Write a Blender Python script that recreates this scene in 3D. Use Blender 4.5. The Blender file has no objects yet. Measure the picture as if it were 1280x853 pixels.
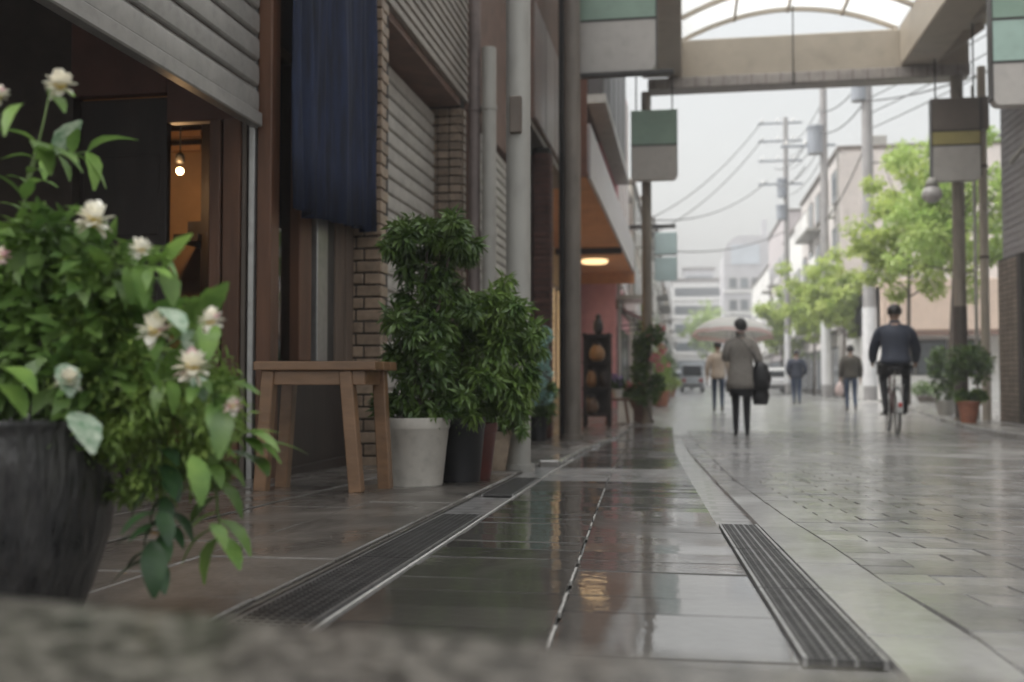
import bpy, bmesh, math, random
import numpy as np
from mathutils import Vector, Matrix, Euler
R = math.radians
random.seed(7); rng = np.random.default_rng(7)
scene = bpy.context.scene
C = scene.collection

# ------------------------------------------------------------------ camera
FPX = 1280.0; CAMZ = 0.78
PITCH = math.atan(48.5/FPX); YAW = math.atan(215*math.cos(PITCH)/FPX)
cam_d = bpy.data.cameras.new('camera'); cam = bpy.data.objects.new('camera', cam_d); C.objects.link(cam)
cam_d.sensor_width = 36; cam_d.lens = 36; cam_d.clip_start = 0.02; cam_d.clip_end = 3000
cam.location = (0, 0, CAMZ); cam.rotation_euler = (math.pi/2+PITCH, 0, YAW)
cam_d.dof.use_dof = True; cam_d.dof.focus_distance = 2.6; cam_d.dof.aperture_fstop = 3.1
scene.camera = cam
# ------------------------------------------------------------------ world, sun, exposure
SUN_EL, SUN_ROT = R(60), R(-105)
w = bpy.data.worlds.new('World'); scene.world = w; w.use_nodes = True
nt = w.node_tree; nt.nodes.clear()
sky = nt.nodes.new('ShaderNodeTexSky'); sky.sky_type = 'NISHITA'; sky.sun_disc = False
sky.sun_elevation = SUN_EL; sky.sun_rotation = SUN_ROT; sky.air_density = 2.2; sky.dust_density = 6; sky.ozone_density = 1
hs = nt.nodes.new('ShaderNodeHueSaturation'); hs.inputs['Saturation'].default_value = 0.16
bg = nt.nodes.new('ShaderNodeBackground'); bg.inputs['Strength'].default_value = 0.112
ow = nt.nodes.new('ShaderNodeOutputWorld')
nt.links.new(sky.outputs[0], hs.inputs['Color']); nt.links.new(hs.outputs[0], bg.inputs['Color']); nt.links.new(bg.outputs[0], ow.inputs[0])
sl = bpy.data.lights.new('sun', 'SUN'); sl.energy = 1.3; sl.angle = R(70); sl.color = (1, .985, .965)
so = bpy.data.objects.new('sun', sl); C.objects.link(so)
so.rotation_euler = (math.pi/2-SUN_EL, 0, math.pi-SUN_ROT)
vs = scene.view_settings; vs.view_transform = 'Standard'; vs.look = 'None'; vs.gamma = 1; vs.exposure = 1.25
scene.cycles.use_denoising = True
scene.cycles.max_bounces = 8; scene.cycles.transparent_max_bounces = 12
scene.cycles.caustics_reflective = False; scene.cycles.caustics_refractive = False

# ------------------------------------------------------------------ photo pixel -> direction
ca, sa, cp, sp = math.cos(YAW), math.sin(YAW), math.cos(PITCH), math.sin(PITCH)
def ray(x, y):
    u = (x-640)/FPX; v = (426.5-y)/FPX
    return (ca*u-sa*cp+sa*sp*v, sa*u+ca*cp-ca*sp*v, sp+cp*v)
def gz(Y):                                   # the street falls gently towards Y = 14.5 and is level beyond
    if Y < 12.5: return .48-.033*Y
    if Y < 16.5: return .033/8*(16.5-Y)**2
    return 0.0
def G(x, y, up=0.0):                         # point on the street surface
    d = ray(x, y); lo, hi = .05, 400.
    for _ in range(60):
        m = (lo+hi)/2
        if CAMZ+d[2]*m > gz(d[1]*m)+up: lo = m
        else: hi = m
    return Vector((d[0]*lo, d[1]*lo, CAMZ+d[2]*lo))
def onX(x, y, X): d = ray(x, y); t = X/d[0]; return Vector((X, d[1]*t, CAMZ+d[2]*t))
def onY(x, y, Y): d = ray(x, y); t = Y/d[1]; return Vector((d[0]*t, Y, CAMZ+d[2]*t))
def onZ(x, y, Z): d = ray(x, y); t = (Z-CAMZ)/d[2]; return Vector((d[0]*t, d[1]*t, Z))
def YX(x, X): return onX(x, 475, X).y        # depth at which a wall in plane X crosses column x

# ------------------------------------------------------------------ materials
MATS = {}
def mat(name, col, rough=.6, var=.18, scale=5., bump=.0, bscale=60., metal=0., spec=.5, objvar=0., col2=None, coat=0., coatr=.05, trans=0., emit=None, estr=0., alpha=None, stretch=(1,1,1), dirt=0., sss=0.):
    if name in MATS: return MATS[name]
    m = bpy.data.materials.new(name); m.use_nodes = True; t = m.node_tree; N = t.nodes; L = t.links
    b = N['Principled BSDF']; out = N['Material Output']
    geo = N.new('ShaderNodeNewGeometry'); mp = N.new('ShaderNodeMapping'); mp.inputs['Scale'].default_value = stretch
    L.new(geo.outputs['Position'], mp.inputs['Vector'])
    nz = N.new('ShaderNodeTexNoise'); nz.inputs['Scale'].default_value = scale; nz.inputs['Detail'].default_value = 6; nz.inputs['Roughness'].default_value = .62
    L.new(mp.outputs[0], nz.inputs['Vector'])
    mx = N.new('ShaderNodeMix'); mx.data_type = 'RGBA'
    c2 = col2 or tuple(min(1, c*(1+var)) for c in col); c1 = col if col2 else tuple(c*(1-var) for c in col)
    mx.inputs['A'].default_value = (*c1, 1); mx.inputs['B'].default_value = (*c2, 1)
    rp = N.new('ShaderNodeMapRange'); rp.inputs['From Min'].default_value = .32; rp.inputs['From Max'].default_value = .68
    L.new(nz.outputs['Fac'], rp.inputs['Value']); L.new(rp.outputs[0], mx.inputs['Factor'])
    colout = mx.outputs['Result']
    if dirt:
        n2 = N.new('ShaderNodeTexNoise'); n2.inputs['Scale'].default_value = scale*3.1; n2.inputs['Detail'].default_value = 8
        L.new(mp.outputs[0], n2.inputs['Vector'])
        r2 = N.new('ShaderNodeMapRange'); r2.inputs['From Min'].default_value = .5; r2.inputs['From Max'].default_value = .72; r2.inputs['To Max'].default_value = dirt
        L.new(n2.outputs['Fac'], r2.inputs['Value'])
        m2 = N.new('ShaderNodeMix'); m2.data_type = 'RGBA'; m2.inputs['B'].default_value = (.06, .05, .04, 1)
        L.new(r2.outputs[0], m2.inputs['Factor']); L.new(colout, m2.inputs['A']); colout = m2.outputs['Result']
    if objvar:
        oi = N.new('ShaderNodeObjectInfo'); r3 = N.new('ShaderNodeMapRange'); r3.inputs['To Min'].default_value = 1-objvar; r3.inputs['To Max'].default_value = 1+objvar
        L.new(oi.outputs['Random'], r3.inputs['Value'])
        hv = N.new('ShaderNodeHueSaturation'); L.new(r3.outputs[0], hv.inputs['Value']); L.new(colout, hv.inputs['Color']); colout = hv.outputs[0]
    L.new(colout, b.inputs['Base Color'])
    b.inputs['Roughness'].default_value = rough; b.inputs['Metallic'].default_value = metal; b.inputs['Specular IOR Level'].default_value = spec
    if bump:
        n3 = N.new('ShaderNodeTexNoise'); n3.inputs['Scale'].default_value = bscale; n3.inputs['Detail'].default_value = 5; L.new(mp.outputs[0], n3.inputs['Vector'])
        bp = N.new('ShaderNodeBump'); bp.inputs['Strength'].default_value = bump; bp.inputs['Distance'].default_value = .01
        L.new(n3.outputs['Fac'], bp.inputs['Height']); L.new(bp.outputs[0], b.inputs['Normal'])
    if coat: b.inputs['Coat Weight'].default_value = coat; b.inputs['Coat Roughness'].default_value = coatr; b.inputs['Coat IOR'].default_value = 1.33
    if emit: b.inputs['Emission Color'].default_value = (*emit, 1); b.inputs['Emission Strength'].default_value = estr
    if trans:
        tl = N.new('ShaderNodeBsdfTranslucent'); L.new(colout, tl.inputs['Color']); ms = N.new('ShaderNodeMixShader'); ms.inputs[0].default_value = trans
        L.new(b.outputs[0], ms.inputs[1]); L.new(tl.outputs[0], ms.inputs[2]); L.new(ms.outputs[0], out.inputs['Surface'])
    MATS[name] = m
    return m
def glass(name, tint=(.75, .8, .8), clear=.55, rough=.03):
    if name in MATS: return MATS[name]
    m = bpy.data.materials.new(name); m.use_nodes = True; t = m.node_tree; N = t.nodes; L = t.links
    for n in list(N): N.remove(n)
    o = N.new('ShaderNodeOutputMaterial'); g = N.new('ShaderNodeBsdfGlossy'); g.inputs['Roughness'].default_value = rough
    tr = N.new('ShaderNodeBsdfTransparent'); tr.inputs['Color'].default_value = (*tint, 1)
    fr = N.new('ShaderNodeFresnel'); fr.inputs['IOR'].default_value = 1.5; ms = N.new('ShaderNodeMixShader')
    L.new(fr.outputs[0], ms.inputs[0]); L.new(tr.outputs[0], ms.inputs[1]); L.new(g.outputs[0], ms.inputs[2]); L.new(ms.outputs[0], o.inputs[0])
    MATS[name] = m; return m
def wet(name, col, col2, objvar=.18, pud_lo=.42, pud_hi=.6, pscale=1.3, base_r=.42, bump=.25, bscale=55., brick=None, film=.025, ripple=.02):
    """Wet stone: rough stone under a film of rain water that gathers in uneven patches."""
    if name in MATS: return MATS[name]
    m = mat(name, col, rough=base_r, col2=col2, scale=3.2, objvar=objvar, bump=bump, bscale=bscale, dirt=.35)
    t = m.node_tree; N = t.nodes; L = t.links; b = N['Principled BSDF']
    geo = N.new('ShaderNodeNewGeometry')
    n = N.new('ShaderNodeTexNoise'); n.inputs['Scale'].default_value = pscale; n.inputs['Detail'].default_value = 5; n.inputs['Roughness'].default_value = .6; n.inputs['Distortion'].default_value = .6
    mp = N.new('ShaderNodeMapping'); mp.inputs['Scale'].default_value = (1.4, .8, 1); L.new(geo.outputs['Position'], mp.inputs[0]); L.new(mp.outputs[0], n.inputs['Vector'])
    r = N.new('ShaderNodeMapRange'); r.inputs['From Min'].default_value = pud_lo; r.inputs['From Max'].default_value = pud_hi; L.new(n.outputs['Fac'], r.inputs['Value'])
    b.inputs['Coat IOR'].default_value = 1.34
    L.new(r.outputs[0], b.inputs['Coat Weight'])
    b.inputs['Coat Roughness'].default_value = film
    rn = N.new('ShaderNodeTexNoise'); rn.inputs['Scale'].default_value = 38; rn.inputs['Detail'].default_value = 3; L.new(geo.outputs['Position'], rn.inputs['Vector'])
    bp = N.new('ShaderNodeBump'); bp.inputs['Strength'].default_value = ripple; bp.inputs['Distance'].default_value = .01
    L.new(rn.outputs['Fac'], bp.inputs['Height']); L.new(bp.outputs[0], b.inputs['Coat Normal'])
    if brick:
        bt = N.new('ShaderNodeTexBrick'); bt.inputs['Scale'].default_value = brick; bt.inputs['Mortar Size'].default_value = .03
        bt.inputs['Color1'].default_value = (1, 1, 1, 1); bt.inputs['Color2'].default_value = (.72, .72, .72, 1); bt.inputs['Mortar'].default_value = (.35, .35, .35, 1)
        L.new(geo.outputs['Position'], bt.inputs['Vector'])
        old = b.inputs['Base Color'].links[0].from_socket
        mm = N.new('ShaderNodeMix'); mm.data_type = 'RGBA'; mm.blend_type = 'MULTIPLY'; mm.inputs['Factor'].default_value = .75
        L.new(old, mm.inputs['A']); L.new(bt.outputs['Color'], mm.inputs['B']); L.new(mm.outputs['Result'], b.inputs['Base Color'])
    return m

# ------------------------------------------------------------------ builders
ORG = {}
def org(o): return ORG.get(o.name, Vector((0, 0, 0))) if o else Vector((0, 0, 0))
def thing(name, label, cat, loc=(0, 0, 0), rz=0, group=None, local=False):
    o = bpy.data.objects.new(name, None); C.objects.link(o); o.location = loc; o.rotation_euler = (0, 0, rz)
    o.empty_display_size = .1; o['label'] = label; o['category'] = cat
    if group: o['group'] = group
    ORG[o.name] = Vector((0, 0, 0)) if local else Vector(loc)
    return o
def tag(o, label, cat, group=None):
    o['label'] = label; o['category'] = cat
    if group: o['group'] = group
    return o
def piece(name, me, parent, loc=(0, 0, 0), rot=(0, 0, 0), sc=(1, 1, 1), world=True):
    o = bpy.data.objects.new(name, me); C.objects.link(o); o.parent = parent
    o.location = Vector(loc)-org(parent) if world else Vector(loc); o.rotation_euler = rot; o.scale = sc
    return o
class MB:
    def __init__(s): s.v = []; s.f = []; s.mi = []; s.cur = 0
    def add(s, vs, fs):
        n = len(s.v); s.v.extend([tuple(q) for q in vs]); s.f.extend([tuple(i+n for i in f) for f in fs]); s.mi.extend([s.cur]*len(fs)); return s
    def box(s, x0, x1, y0, y1, z0, z1):
        if x0 > x1: x0, x1 = x1, x0
        if y0 > y1: y0, y1 = y1, y0
        if z0 > z1: z0, z1 = z1, z0
        return s.add([(x0,y0,z0),(x1,y0,z0),(x1,y1,z0),(x0,y1,z0),(x0,y0,z1),(x1,y0,z1),(x1,y1,z1),(x0,y1,z1)],
                     [(0,3,2,1),(4,5,6,7),(0,1,5,4),(1,2,6,5),(2,3,7,6),(3,0,4,7)])
    def bar(s, a, b, w, h=None, up=(0, 0, 1)):      # square bar from a to b
        a = Vector(a); b = Vector(b); h = h or w; d = (b-a).normalized(); up = Vector(up)
        if abs(d.dot(up)) > .98: up = Vector((1, 0, 0))
        r = d.cross(up).normalized()*w/2; u = r.cross(d).normalized()*h/2
        q = [a-r-u, a+r-u, a+r+u, a-r+u, b-r-u, b+r-u, b+r+u, b-r+u]
        return s.add(q, [(0,3,2,1),(4,5,6,7),(0,1,5,4),(1,2,6,5),(2,3,7,6),(3,0,4,7)][::1])
    def tube(s, pts, rad, n=8, cap=True):
        pts = [Vector(p) for p in pts]; m = len(pts)
        rad = rad if isinstance(rad, (list, tuple)) else [rad]*m
        ref = Vector((.31, .77, .55)); vs = []; fs = []; r0 = None
        for i, p in enumerate(pts):
            d = (pts[min(i+1, m-1)]-pts[max(i-1, 0)]).normalized()
            r0 = (r0-d*r0.dot(d)).normalized() if r0 is not None else d.cross(ref).normalized()
            u = d.cross(r0)
            for k in range(n):
                a = 2*math.pi*k/n; vs.append(p+(r0*math.cos(a)+u*math.sin(a))*rad[i])
        for i in range(m-1):
            for k in range(n):
                k2 = (k+1) % n; fs.append((i*n+k, i*n+k2, (i+1)*n+k2, (i+1)*n+k))
        if cap: fs.append(tuple(range(n))[::-1]); fs.append(tuple((m-1)*n+k for k in range(n)))
        return s.add(vs, fs)
    def lathe(s, prof, c=(0, 0, 0), n=24, sx=1, sy=1, wob=0):
        vs = []; fs = []; m = len(prof)
        for i, (r, z) in enumerate(prof):
            for k in range(n):
                a = 2*math.pi*k/n; q = r*(1+wob*math.sin(3*a+i)) ; vs.append((c[0]+q*math.cos(a)*sx, c[1]+q*math.sin(a)*sy, c[2]+z))
        for i in range(m-1):
            for k in range(n):
                k2 = (k+1) % n; fs.append((i*n+k, i*n+k2, (i+1)*n+k2, (i+1)*n+k))
        fs.append(tuple(range(n))[::-1]); fs.append(tuple((m-1)*n+k for k in range(n)))
        return s.add(vs, fs)
    def loft(s, secs, n=16):                         # secs: (cx,cy,cz,rx,ry)
        vs = []; fs = []; m = len(secs)
        for (cx, cy, cz, rx, ry) in secs:
            for k in range(n):
                a = 2*math.pi*k/n; c_, s_ = math.cos(a), math.sin(a)
                e = .82; vs.append((cx+rx*math.copysign(abs(c_)**e, c_), cy+ry*math.copysign(abs(s_)**e, s_), cz))
        for i in range(m-1):
            for k in range(n):
                k2 = (k+1) % n; fs.append((i*n+k, i*n+k2, (i+1)*n+k2, (i+1)*n+k))
        fs.append(tuple(range(n))[::-1]); fs.append(tuple((m-1)*n+k for k in range(n)))
        return s.add(vs, fs)
    def ball(s, c, r, n=10, m=7):
        prof = [(max(1e-4, math.sin(math.pi*i/m)), -math.cos(math.pi*i/m)) for i in range(m+1)]
        r = r if isinstance(r, (tuple, list)) else (r, r, r)
        return s.lathe([(q, z*r[2]) for q, z in prof], c, n, r[0], r[1])
    def prism(s, poly, z0, z1, f=None):              # poly: xy list ccw; f(x,y,z)->xyz
        n = len(poly); f = f or (lambda x, y, z: (x, y, z))
        vs = [f(x, y, z0) for x, y in poly]+[f(x, y, z1) for x, y in poly]
        return s.add(vs, [tuple(range(n))[::-1], tuple(range(n, 2*n))]+[(i, (i+1) % n, n+(i+1) % n, n+i) for i in range(n)])
    def quad(s, a, b, c, d): return s.add([a, b, c, d], [(0, 1, 2, 3)])
    def mesh(s, name, mats, smooth=False, bevel=0., off=None, seg=1, angle=None):
        me = bpy.data.meshes.new(name)
        v = s.v if off is None else [(a-off[0], b-off[1], c-off[2]) for a, b, c in s.v]
        me.from_pydata(v, [], s.f)
        for m in (mats if isinstance(mats, (list, tuple)) else [mats]): me.materials.append(m)
        if any(s.mi): me.polygons.foreach_set('material_index', s.mi)
        bm = bmesh.new(); bm.from_mesh(me)
        bmesh.ops.recalc_face_normals(bm, faces=bm.faces)
        if bevel:
            es = [e for e in bm.edges if len(e.link_faces) == 2 and e.calc_face_angle(0) > .6]
            bmesh.ops.bevel(bm, geom=es, offset=bevel, segments=seg, affect='EDGES', profile=.6, clamp_overlap=True)
        bm.to_mesh(me); bm.free()
        if smooth:
            me.polygons.foreach_set('use_smooth', [True]*len(me.polygons))
            if angle:
                bm = bmesh.new(); bm.from_mesh(me)
                for e in bm.edges:
                    if len(e.link_faces) == 2 and e.calc_face_angle(0) > angle: e.smooth = False
                bm.to_mesh(me); bm.free()
        me.update(); return me
    def build(s, name, mats, parent=None, smooth=False, bevel=0., seg=1, angle=None):
        og = org(parent); me = s.mesh(name, mats, smooth, bevel, og, seg, angle)
        o = bpy.data.objects.new(name, me); C.objects.link(o); o.parent = parent; ORG[o.name] = og
        return o
def struct(o, kind='structure'): o['kind'] = kind; return o
def copy_tree(o, parent=None):
    c = o.copy(); C.objects.link(c); c.parent = parent; ORG[c.name] = Vector((0, 0, 0))
    for ch in o.children: copy_tree(ch, c)
    return c
def npmesh(name, V, Fq, mats, smooth=False):
    me = bpy.data.meshes.new(name); V = np.asarray(V, np.float32); Fq = np.asarray(Fq, np.int32); k = Fq.shape[1]
    me.vertices.add(len(V)); me.vertices.foreach_set('co', V.ravel())
    me.loops.add(Fq.size); me.loops.foreach_set('vertex_index', Fq.ravel())
    me.polygons.add(len(Fq)); me.polygons.foreach_set('loop_start', np.arange(0, Fq.size, k, dtype=np.int32)); me.polygons.foreach_set('loop_total', np.full(len(Fq), k, np.int32))
    me.materials.append(mats); me.update(calc_edges=True); me.validate(); return me
def foliage(name, pts, dirs, size, m, parent, width=.45, jit=.35, r=None):
    """leaf blades (folded along the midrib) at pts pointing along dirs"""
    r = r or rng; pts = np.asarray(pts, float); n = len(pts); d = np.asarray(dirs, float)+r.normal(0, jit, (n, 3))
    d /= np.linalg.norm(d, axis=1)[:, None]+1e-9
    side = np.cross(d, r.normal(0, 1, (n, 3))*.6+np.array([0, 0, 1.])); side /= np.linalg.norm(side, axis=1)[:, None]+1e-9
    up = np.cross(side, d); L = (size*r.uniform(.6, 1.25, n))[:, None]; W = L*width
    a = pts; b = pts+d*L*.45+side*W*.5+up*L*.07; c = pts+d*L-up*L*.12; e = pts+d*L*.45-side*W*.5+up*L*.07; mid = pts+d*L*.5
    V = np.stack([a, b, mid, c, e], 1).reshape(-1, 3); i = np.arange(n)[:, None]*5
    F = np.concatenate([i+np.array([[0, 1, 2]]), i+np.array([[1, 3, 2]]), i+np.array([[0, 2, 4]]), i+np.array([[2, 3, 4]])], 0)
    me = npmesh(name, V-np.array(org(parent)), F, m); o = bpy.data.objects.new(name, me); C.objects.link(o); o.parent = parent; ORG[o.name] = org(parent)
    return o
def lumps(n, centers, r=None, shell=.55):
    """n points spread through a set of ellipsoid lumps (c, rx, ry, rz), denser to the outside; with outward dirs"""
    r = r or rng; k = r.integers(0, len(centers), n); c = np.array([q[0] for q in centers]); rad = np.array([q[1:] for q in centers])
    d = r.normal(0, 1, (n, 3)); d /= np.linalg.norm(d, axis=1)[:, None]; q = (shell+(1-shell)*r.uniform(0, 1, n))[:, None]
    return c[k]+d*rad[k]*q, d
def leaf_mesh(name, m, L=1., W=.5, curl=.25, fold=.18, serr=0, n=6):
    b = MB(); vs = []; fs = []
    for i in range(n+1):
        t = i/n; x = L*t; wdt = W*.5*math.sin(math.pi*min(1, t*.93+.03))**.8*(1-.25*t); z = -curl*L*t*t+.06*L*math.sin(t*3)
        if serr and i % 2: wdt *= 1-serr
        vs += [(x, wdt, z+fold*wdt), (x, 0, z), (x, -wdt, z+fold*wdt)]
    for i in range(n): a = i*3; fs += [(a, a+1, a+4, a+3), (a+1, a+2, a+5, a+4)]
    return b.add(vs, fs).mesh(name, m, smooth=True)
def pot(parent, prof, c, m, n=32, soil=True, name='pot'):
    o = MB().lathe(prof, c, n).build(name, m, parent, smooth=True, angle=.7)
    return o
def aim(d):      # euler that turns +X to direction d
    return Vector(d).to_track_quat('X', 'Z').to_euler()

# palette
M_ = dict(
 timber=mat('brown_timber', (.12, .054, .028), .5, .35, 9, .2, 40, stretch=(1, 1, .15)),
 darkwood=mat('dark_timber', (.028, .020, .016), .55, .3, 9, .15, 40, stretch=(1, 1, .2)),
 palewood=mat('pale_timber', (.13, .095, .07), .6, .3, 9, .15, 40, stretch=(1, 1, .15)),
 shutter=mat('shutter_steel', (.36, .35, .33), .40, .12, 9, .05, 30, metal=.35, objvar=.07, dirt=.16),
 shutter2=mat('pale_shutter_steel', (.50, .48, .44), .5, .12, 6, .05, 30, metal=.1, objvar=.06, dirt=.2),
 darksteel=mat('dark_steel', (.05, .048, .045), .45, .25, 8, .05, 40, metal=.4),
 alu=mat('brushed_aluminium', (.36, .36, .35), .35, .12, 20, .05, 60, metal=.7),
 tile=mat('tan_tile', (.30, .22, .155), .42, .22, 20, .1, 60, objvar=.22),
 tile2=mat('brown_tile', (.21, .16, .12), .45, .22, 20, .1, 60, objvar=.22),
 mortar=mat('mortar', (.045, .040, .036), .9, .2, 20, .2, 90),
 redbrick=mat('red_brick', (.115, .052, .038), .7, .3, 14, .3, 80, objvar=.25),
 paint=mat('grey_painted_steel', (.36, .35, .32), .42, .12, 3, .05, 30, dirt=.2, stretch=(1, 1, .4)),
 browngrey=mat('brown_grey_steel', (.13, .105, .085), .5, .2, 4, .05, 30, dirt=.3, stretch=(1, 1, .4)),
 beige=mat('beige_painted_steel', (.42, .37, .30), .5, .10, 1.2, .05, 25, dirt=.14),
 brown=mat('brown_render', (.17, .105, .08), .7, .2, 3, .2, 60, dirt=.3),
 white=mat('white_paint', (.75, .74, .71), .5, .08, 3, .05, 60, dirt=.15),
)


# ================================================================== GROUND
def pline(px, y0=.7):
    q = [G(*p) for p in px]; q.sort(key=lambda v: v.y); Ys = [v.y for v in q]; Xs = [v.x for v in q]
    s = (Xs[1]-Xs[0])/(Ys[1]-Ys[0]); Xs.insert(0, Xs[0]-s*(Ys[0]-y0)); Ys.insert(0, y0)
    return lambda Y: float(np.interp(Y, Ys, Xs))
xl = pline([(400, 782), (550, 683), (690, 590), (735, 564), (785, 540), (812, 512), (836, 492)])        # metal edge / left kerb
xd = pline([(1012, 835), (955, 745), (900, 657), (868, 606), (845, 566), (841, 530), (840, 500)])          # inner edge of the drain
xq = pline([(1277, 839), (1198, 781), (1107, 730), (1045, 686), (987, 650), (916, 599), (883, 566), (852, 520), (845, 500)])
DW = .10
rk = [(4.0, 8.), (3.95, 11.7), (4.2, 14.5), (4.42, 17.7), (5., 22), (6.2, 32), (7.6, 45), (9, 70), (10, 140)]
xr_ = lambda Y: float(np.interp(Y, [q[1] for q in rk], [q[0] for q in rk]))
PUD_IOR = 1.5
YB0, YB1 = G(750, 603).y, G(750, 587).y
stone_dark = wet('wet_dark_stone', (.27, .265, .26), (.37, .362, .355), brick=2.6, pud_lo=.28, pud_hi=.46, pscale=.5, objvar=0, film=.19, ripple=.05)
stone_mid = wet('wet_centre_paver', (.042, .039, .035), (.075, .069, .062), pud_lo=.26, pud_hi=.46, film=.028, ripple=.03, bump=.12, base_r=.35)
stone_mid.node_tree.nodes['Principled BSDF'].inputs['Coat IOR'].default_value = PUD_IOR
stone_light = wet('wet_border_slab', (.19, .185, .18), (.26, .255, .245), pud_lo=.36, pud_hi=.62, film=.08, ripple=.08)
stone_brick = wet('wet_paving_brick', (.16, .156, .15), (.25, .243, .235), pud_lo=.34, pud_hi=.54, film=.15, ripple=.10, objvar=.25)
stone_walk = wet('wet_walk_slab', (.060, .054, .047), (.125, .112, .098), pud_lo=.40, pud_hi=.60, film=.10, ripple=.1, objvar=.12, pscale=2.5)
kerbstone = wet('wet_kerb_stone', (.13, .12, .11), (.2, .19, .175), objvar=.15, film=.1)
Ys = [-12, -4, 0]+[i*1. for i in range(1, 13)]+[12.5+.5*i for i in range(9)]+[18, 22, 30, 50, 90, 200, 500, 1500]
def sheet(name, fl, fr, ys, up, m, parent=None, nx=1):
    b = MB(); vs = []; fs = []
    for Y in ys:
        for k in range(nx+1): vs.append((fl(Y)+(fr(Y)-fl(Y))*k/nx, Y, gz(Y)+up))
    for i in range(len(ys)-1):
        for k in range(nx): a = i*(nx+1)+k; fs.append((a, a+1, a+nx+2, a+nx+1))
    return b.add(vs, fs).build(name, m, parent)
street = struct(sheet('street', lambda Y: -900, lambda Y: 900, Ys, -.012, stone_dark))
pavement = struct(sheet('pavement', lambda Y: -6, lambda Y: xl(Y)-.16, [.2+.4*i for i in range(100)], -.008, stone_walk))
TILT = -math.atan(.033)
def tilt(Y): return -(gz(Y-.05)-gz(Y+.05))/.1
pv_w = MB().box(-.145, .145, -.22, .22, -.04, 0).mesh('paver', stone_walk, bevel=.003)
def jit(a): return random.uniform(-a, a)
def paver_geo(q, h, dz, gap=.0018, ch=.0014):
    """chamfered stone with four given plan corners (ccw); h height offset, dz per-corner tilt"""
    c_ = Vector((sum(p[0] for p in q)/4, sum(p[1] for p in q)/4)); o = []
    for k, d in ((0, -.035), (1, -.004), (2, 0.)):
        for i, p in enumerate(q):
            v = Vector(p[:2]); dv = c_-v; L = dv.length; v = v+dv*((gap*1.4 if k < 2 else (gap+ch)*1.4)/L); o.append((v.x, v.y, gz(v.y)+h+d+(dz[i] if k else 0)))
    f = [(8, 9, 10, 11)]+[(a+i, a+(i+1) % 4, a+4+(i+1) % 4, a+4+i) for a in (0, 4) for i in range(4)]
    return o, f
def paver(q, m, h, t, parent=None, nm='paver'):
    dz = (t[0]+t[1], t[0]-t[1], -t[0]-t[1], -t[0]+t[1]); o, f = paver_geo(q, h, dz); c_ = Vector(o[8])
    me = bpy.data.meshes.new('paver'); me.from_pydata([(x-c_.x, y-c_.y, z-c_.z) for x, y, z in o], [], f); me.materials.append(m); me.update()
    return piece(nm, me, parent or street, c_)
def lay(cells, limit, tilt_a, h_a, nm='paver'):
    cells.sort(key=lambda c: c[0]); b = MB(); fm = cells[0][2]
    for i, (d_, q, m) in enumerate(cells):
        if i < limit: paver(q, m, jit(h_a), (jit(tilt_a), jit(tilt_a)), nm=nm)
        else:
            t = (jit(tilt_a), jit(tilt_a)); o, f = paver_geo(q, jit(h_a), (t[0]+t[1], t[0]-t[1], -t[0]-t[1], -t[0]+t[1])); b.add(o, f)
    if len(cells) > limit: o = b.build('far_'+nm, fm, street); o['kind'] = 'stuff'
def in_view(x, y):
    z = gz(y)-CAMZ; r_ = x*ca+y*sa; f_ = -x*sa*cp+y*ca*cp+z*sp; u_ = x*sa*sp-y*ca*sp+z*cp
    return f_ > .1 and -.56 < r_/f_ < .56 and u_/f_ > -.37
xm = pline([(672, 845), (685, 808), (722, 705), (745, 640), (760, 600), (790, 540), (818, 512)])
cells = []; Y = .75; j = 0
while Y < 17:                                   # wet centre strip, a long joint down its middle
    Y2 = Y+.136
    for fl, fr, tgt in ((lambda y: xl(y)+.006, xm, .27), (xm, lambda y: xd(y)-.004, .30)):
        n = max(1, round((fr(Y)-fl(Y))/tgt)); off = .5/n if (j % 2 and n > 1) else 0
        us = [0]+[u for u in [(k+0.)/n+off for k in range(1 if not off else 0, n)] if .05 < u < .97]+[1]
        for k in range(len(us)-1):
            P = lambda u, y: (fl(y)+(fr(y)-fl(y))*u, y)
            cells.append((Y, [P(us[k], Y), P(us[k+1], Y), P(us[k+1], Y2), P(us[k], Y2)], stone_light if YB0 < Y < YB1 else stone_mid))
    Y = Y2; j += 1
lay(cells, 290, .0010, .0011)
cells = []; Y = .8; j = 0
while Y < 14:                                   # pale border slabs beside the drain
    Y2 = Y+.34; fl, fr = (lambda y: xd(y)+DW+.006), (lambda y: xq(y)-.001)
    n = 2 if fr(Y)-fl(Y) > .3 else 1; us = [0, .5 if n == 2 else 1, 1] if n == 2 else [0, 1]
    for k in range(len(us)-1):
        P = lambda u, y: (fl(y)+(fr(y)-fl(y))*u, y)
        cells.append((Y, [P(us[k], Y), P(us[k+1], Y), P(us[k+1], Y2), P(us[k], Y2)], stone_light))
    Y = Y2; j += 1
lay(cells, 300, .0007, .001, 'border_slab')
cells = []; Y = .8; j = 0; BL, BW = .205, .104
while Y < 16:                                   # brick field that follows the curve
    u = 0.; Y2 = Y+BW
    while True:
        wd = BL*.5 if (u == 0 and j % 2) else BL; x0 = xq(Y)+.001+u
        if x0+wd > xr_(Y)-.02: break
        sh_ = xq(Y2)-xq(Y)
        cells.append((math.hypot(x0, Y)+(0 if in_view(x0+wd/2, Y) else 100), [(x0, Y), (x0+wd, Y), (x0+wd+sh_, Y2), (x0+sh_, Y2)], stone_brick))
        u += wd
    Y = Y2; j += 1
lay(cells, 298, .0007, .0010, 'paving_brick')
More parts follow.
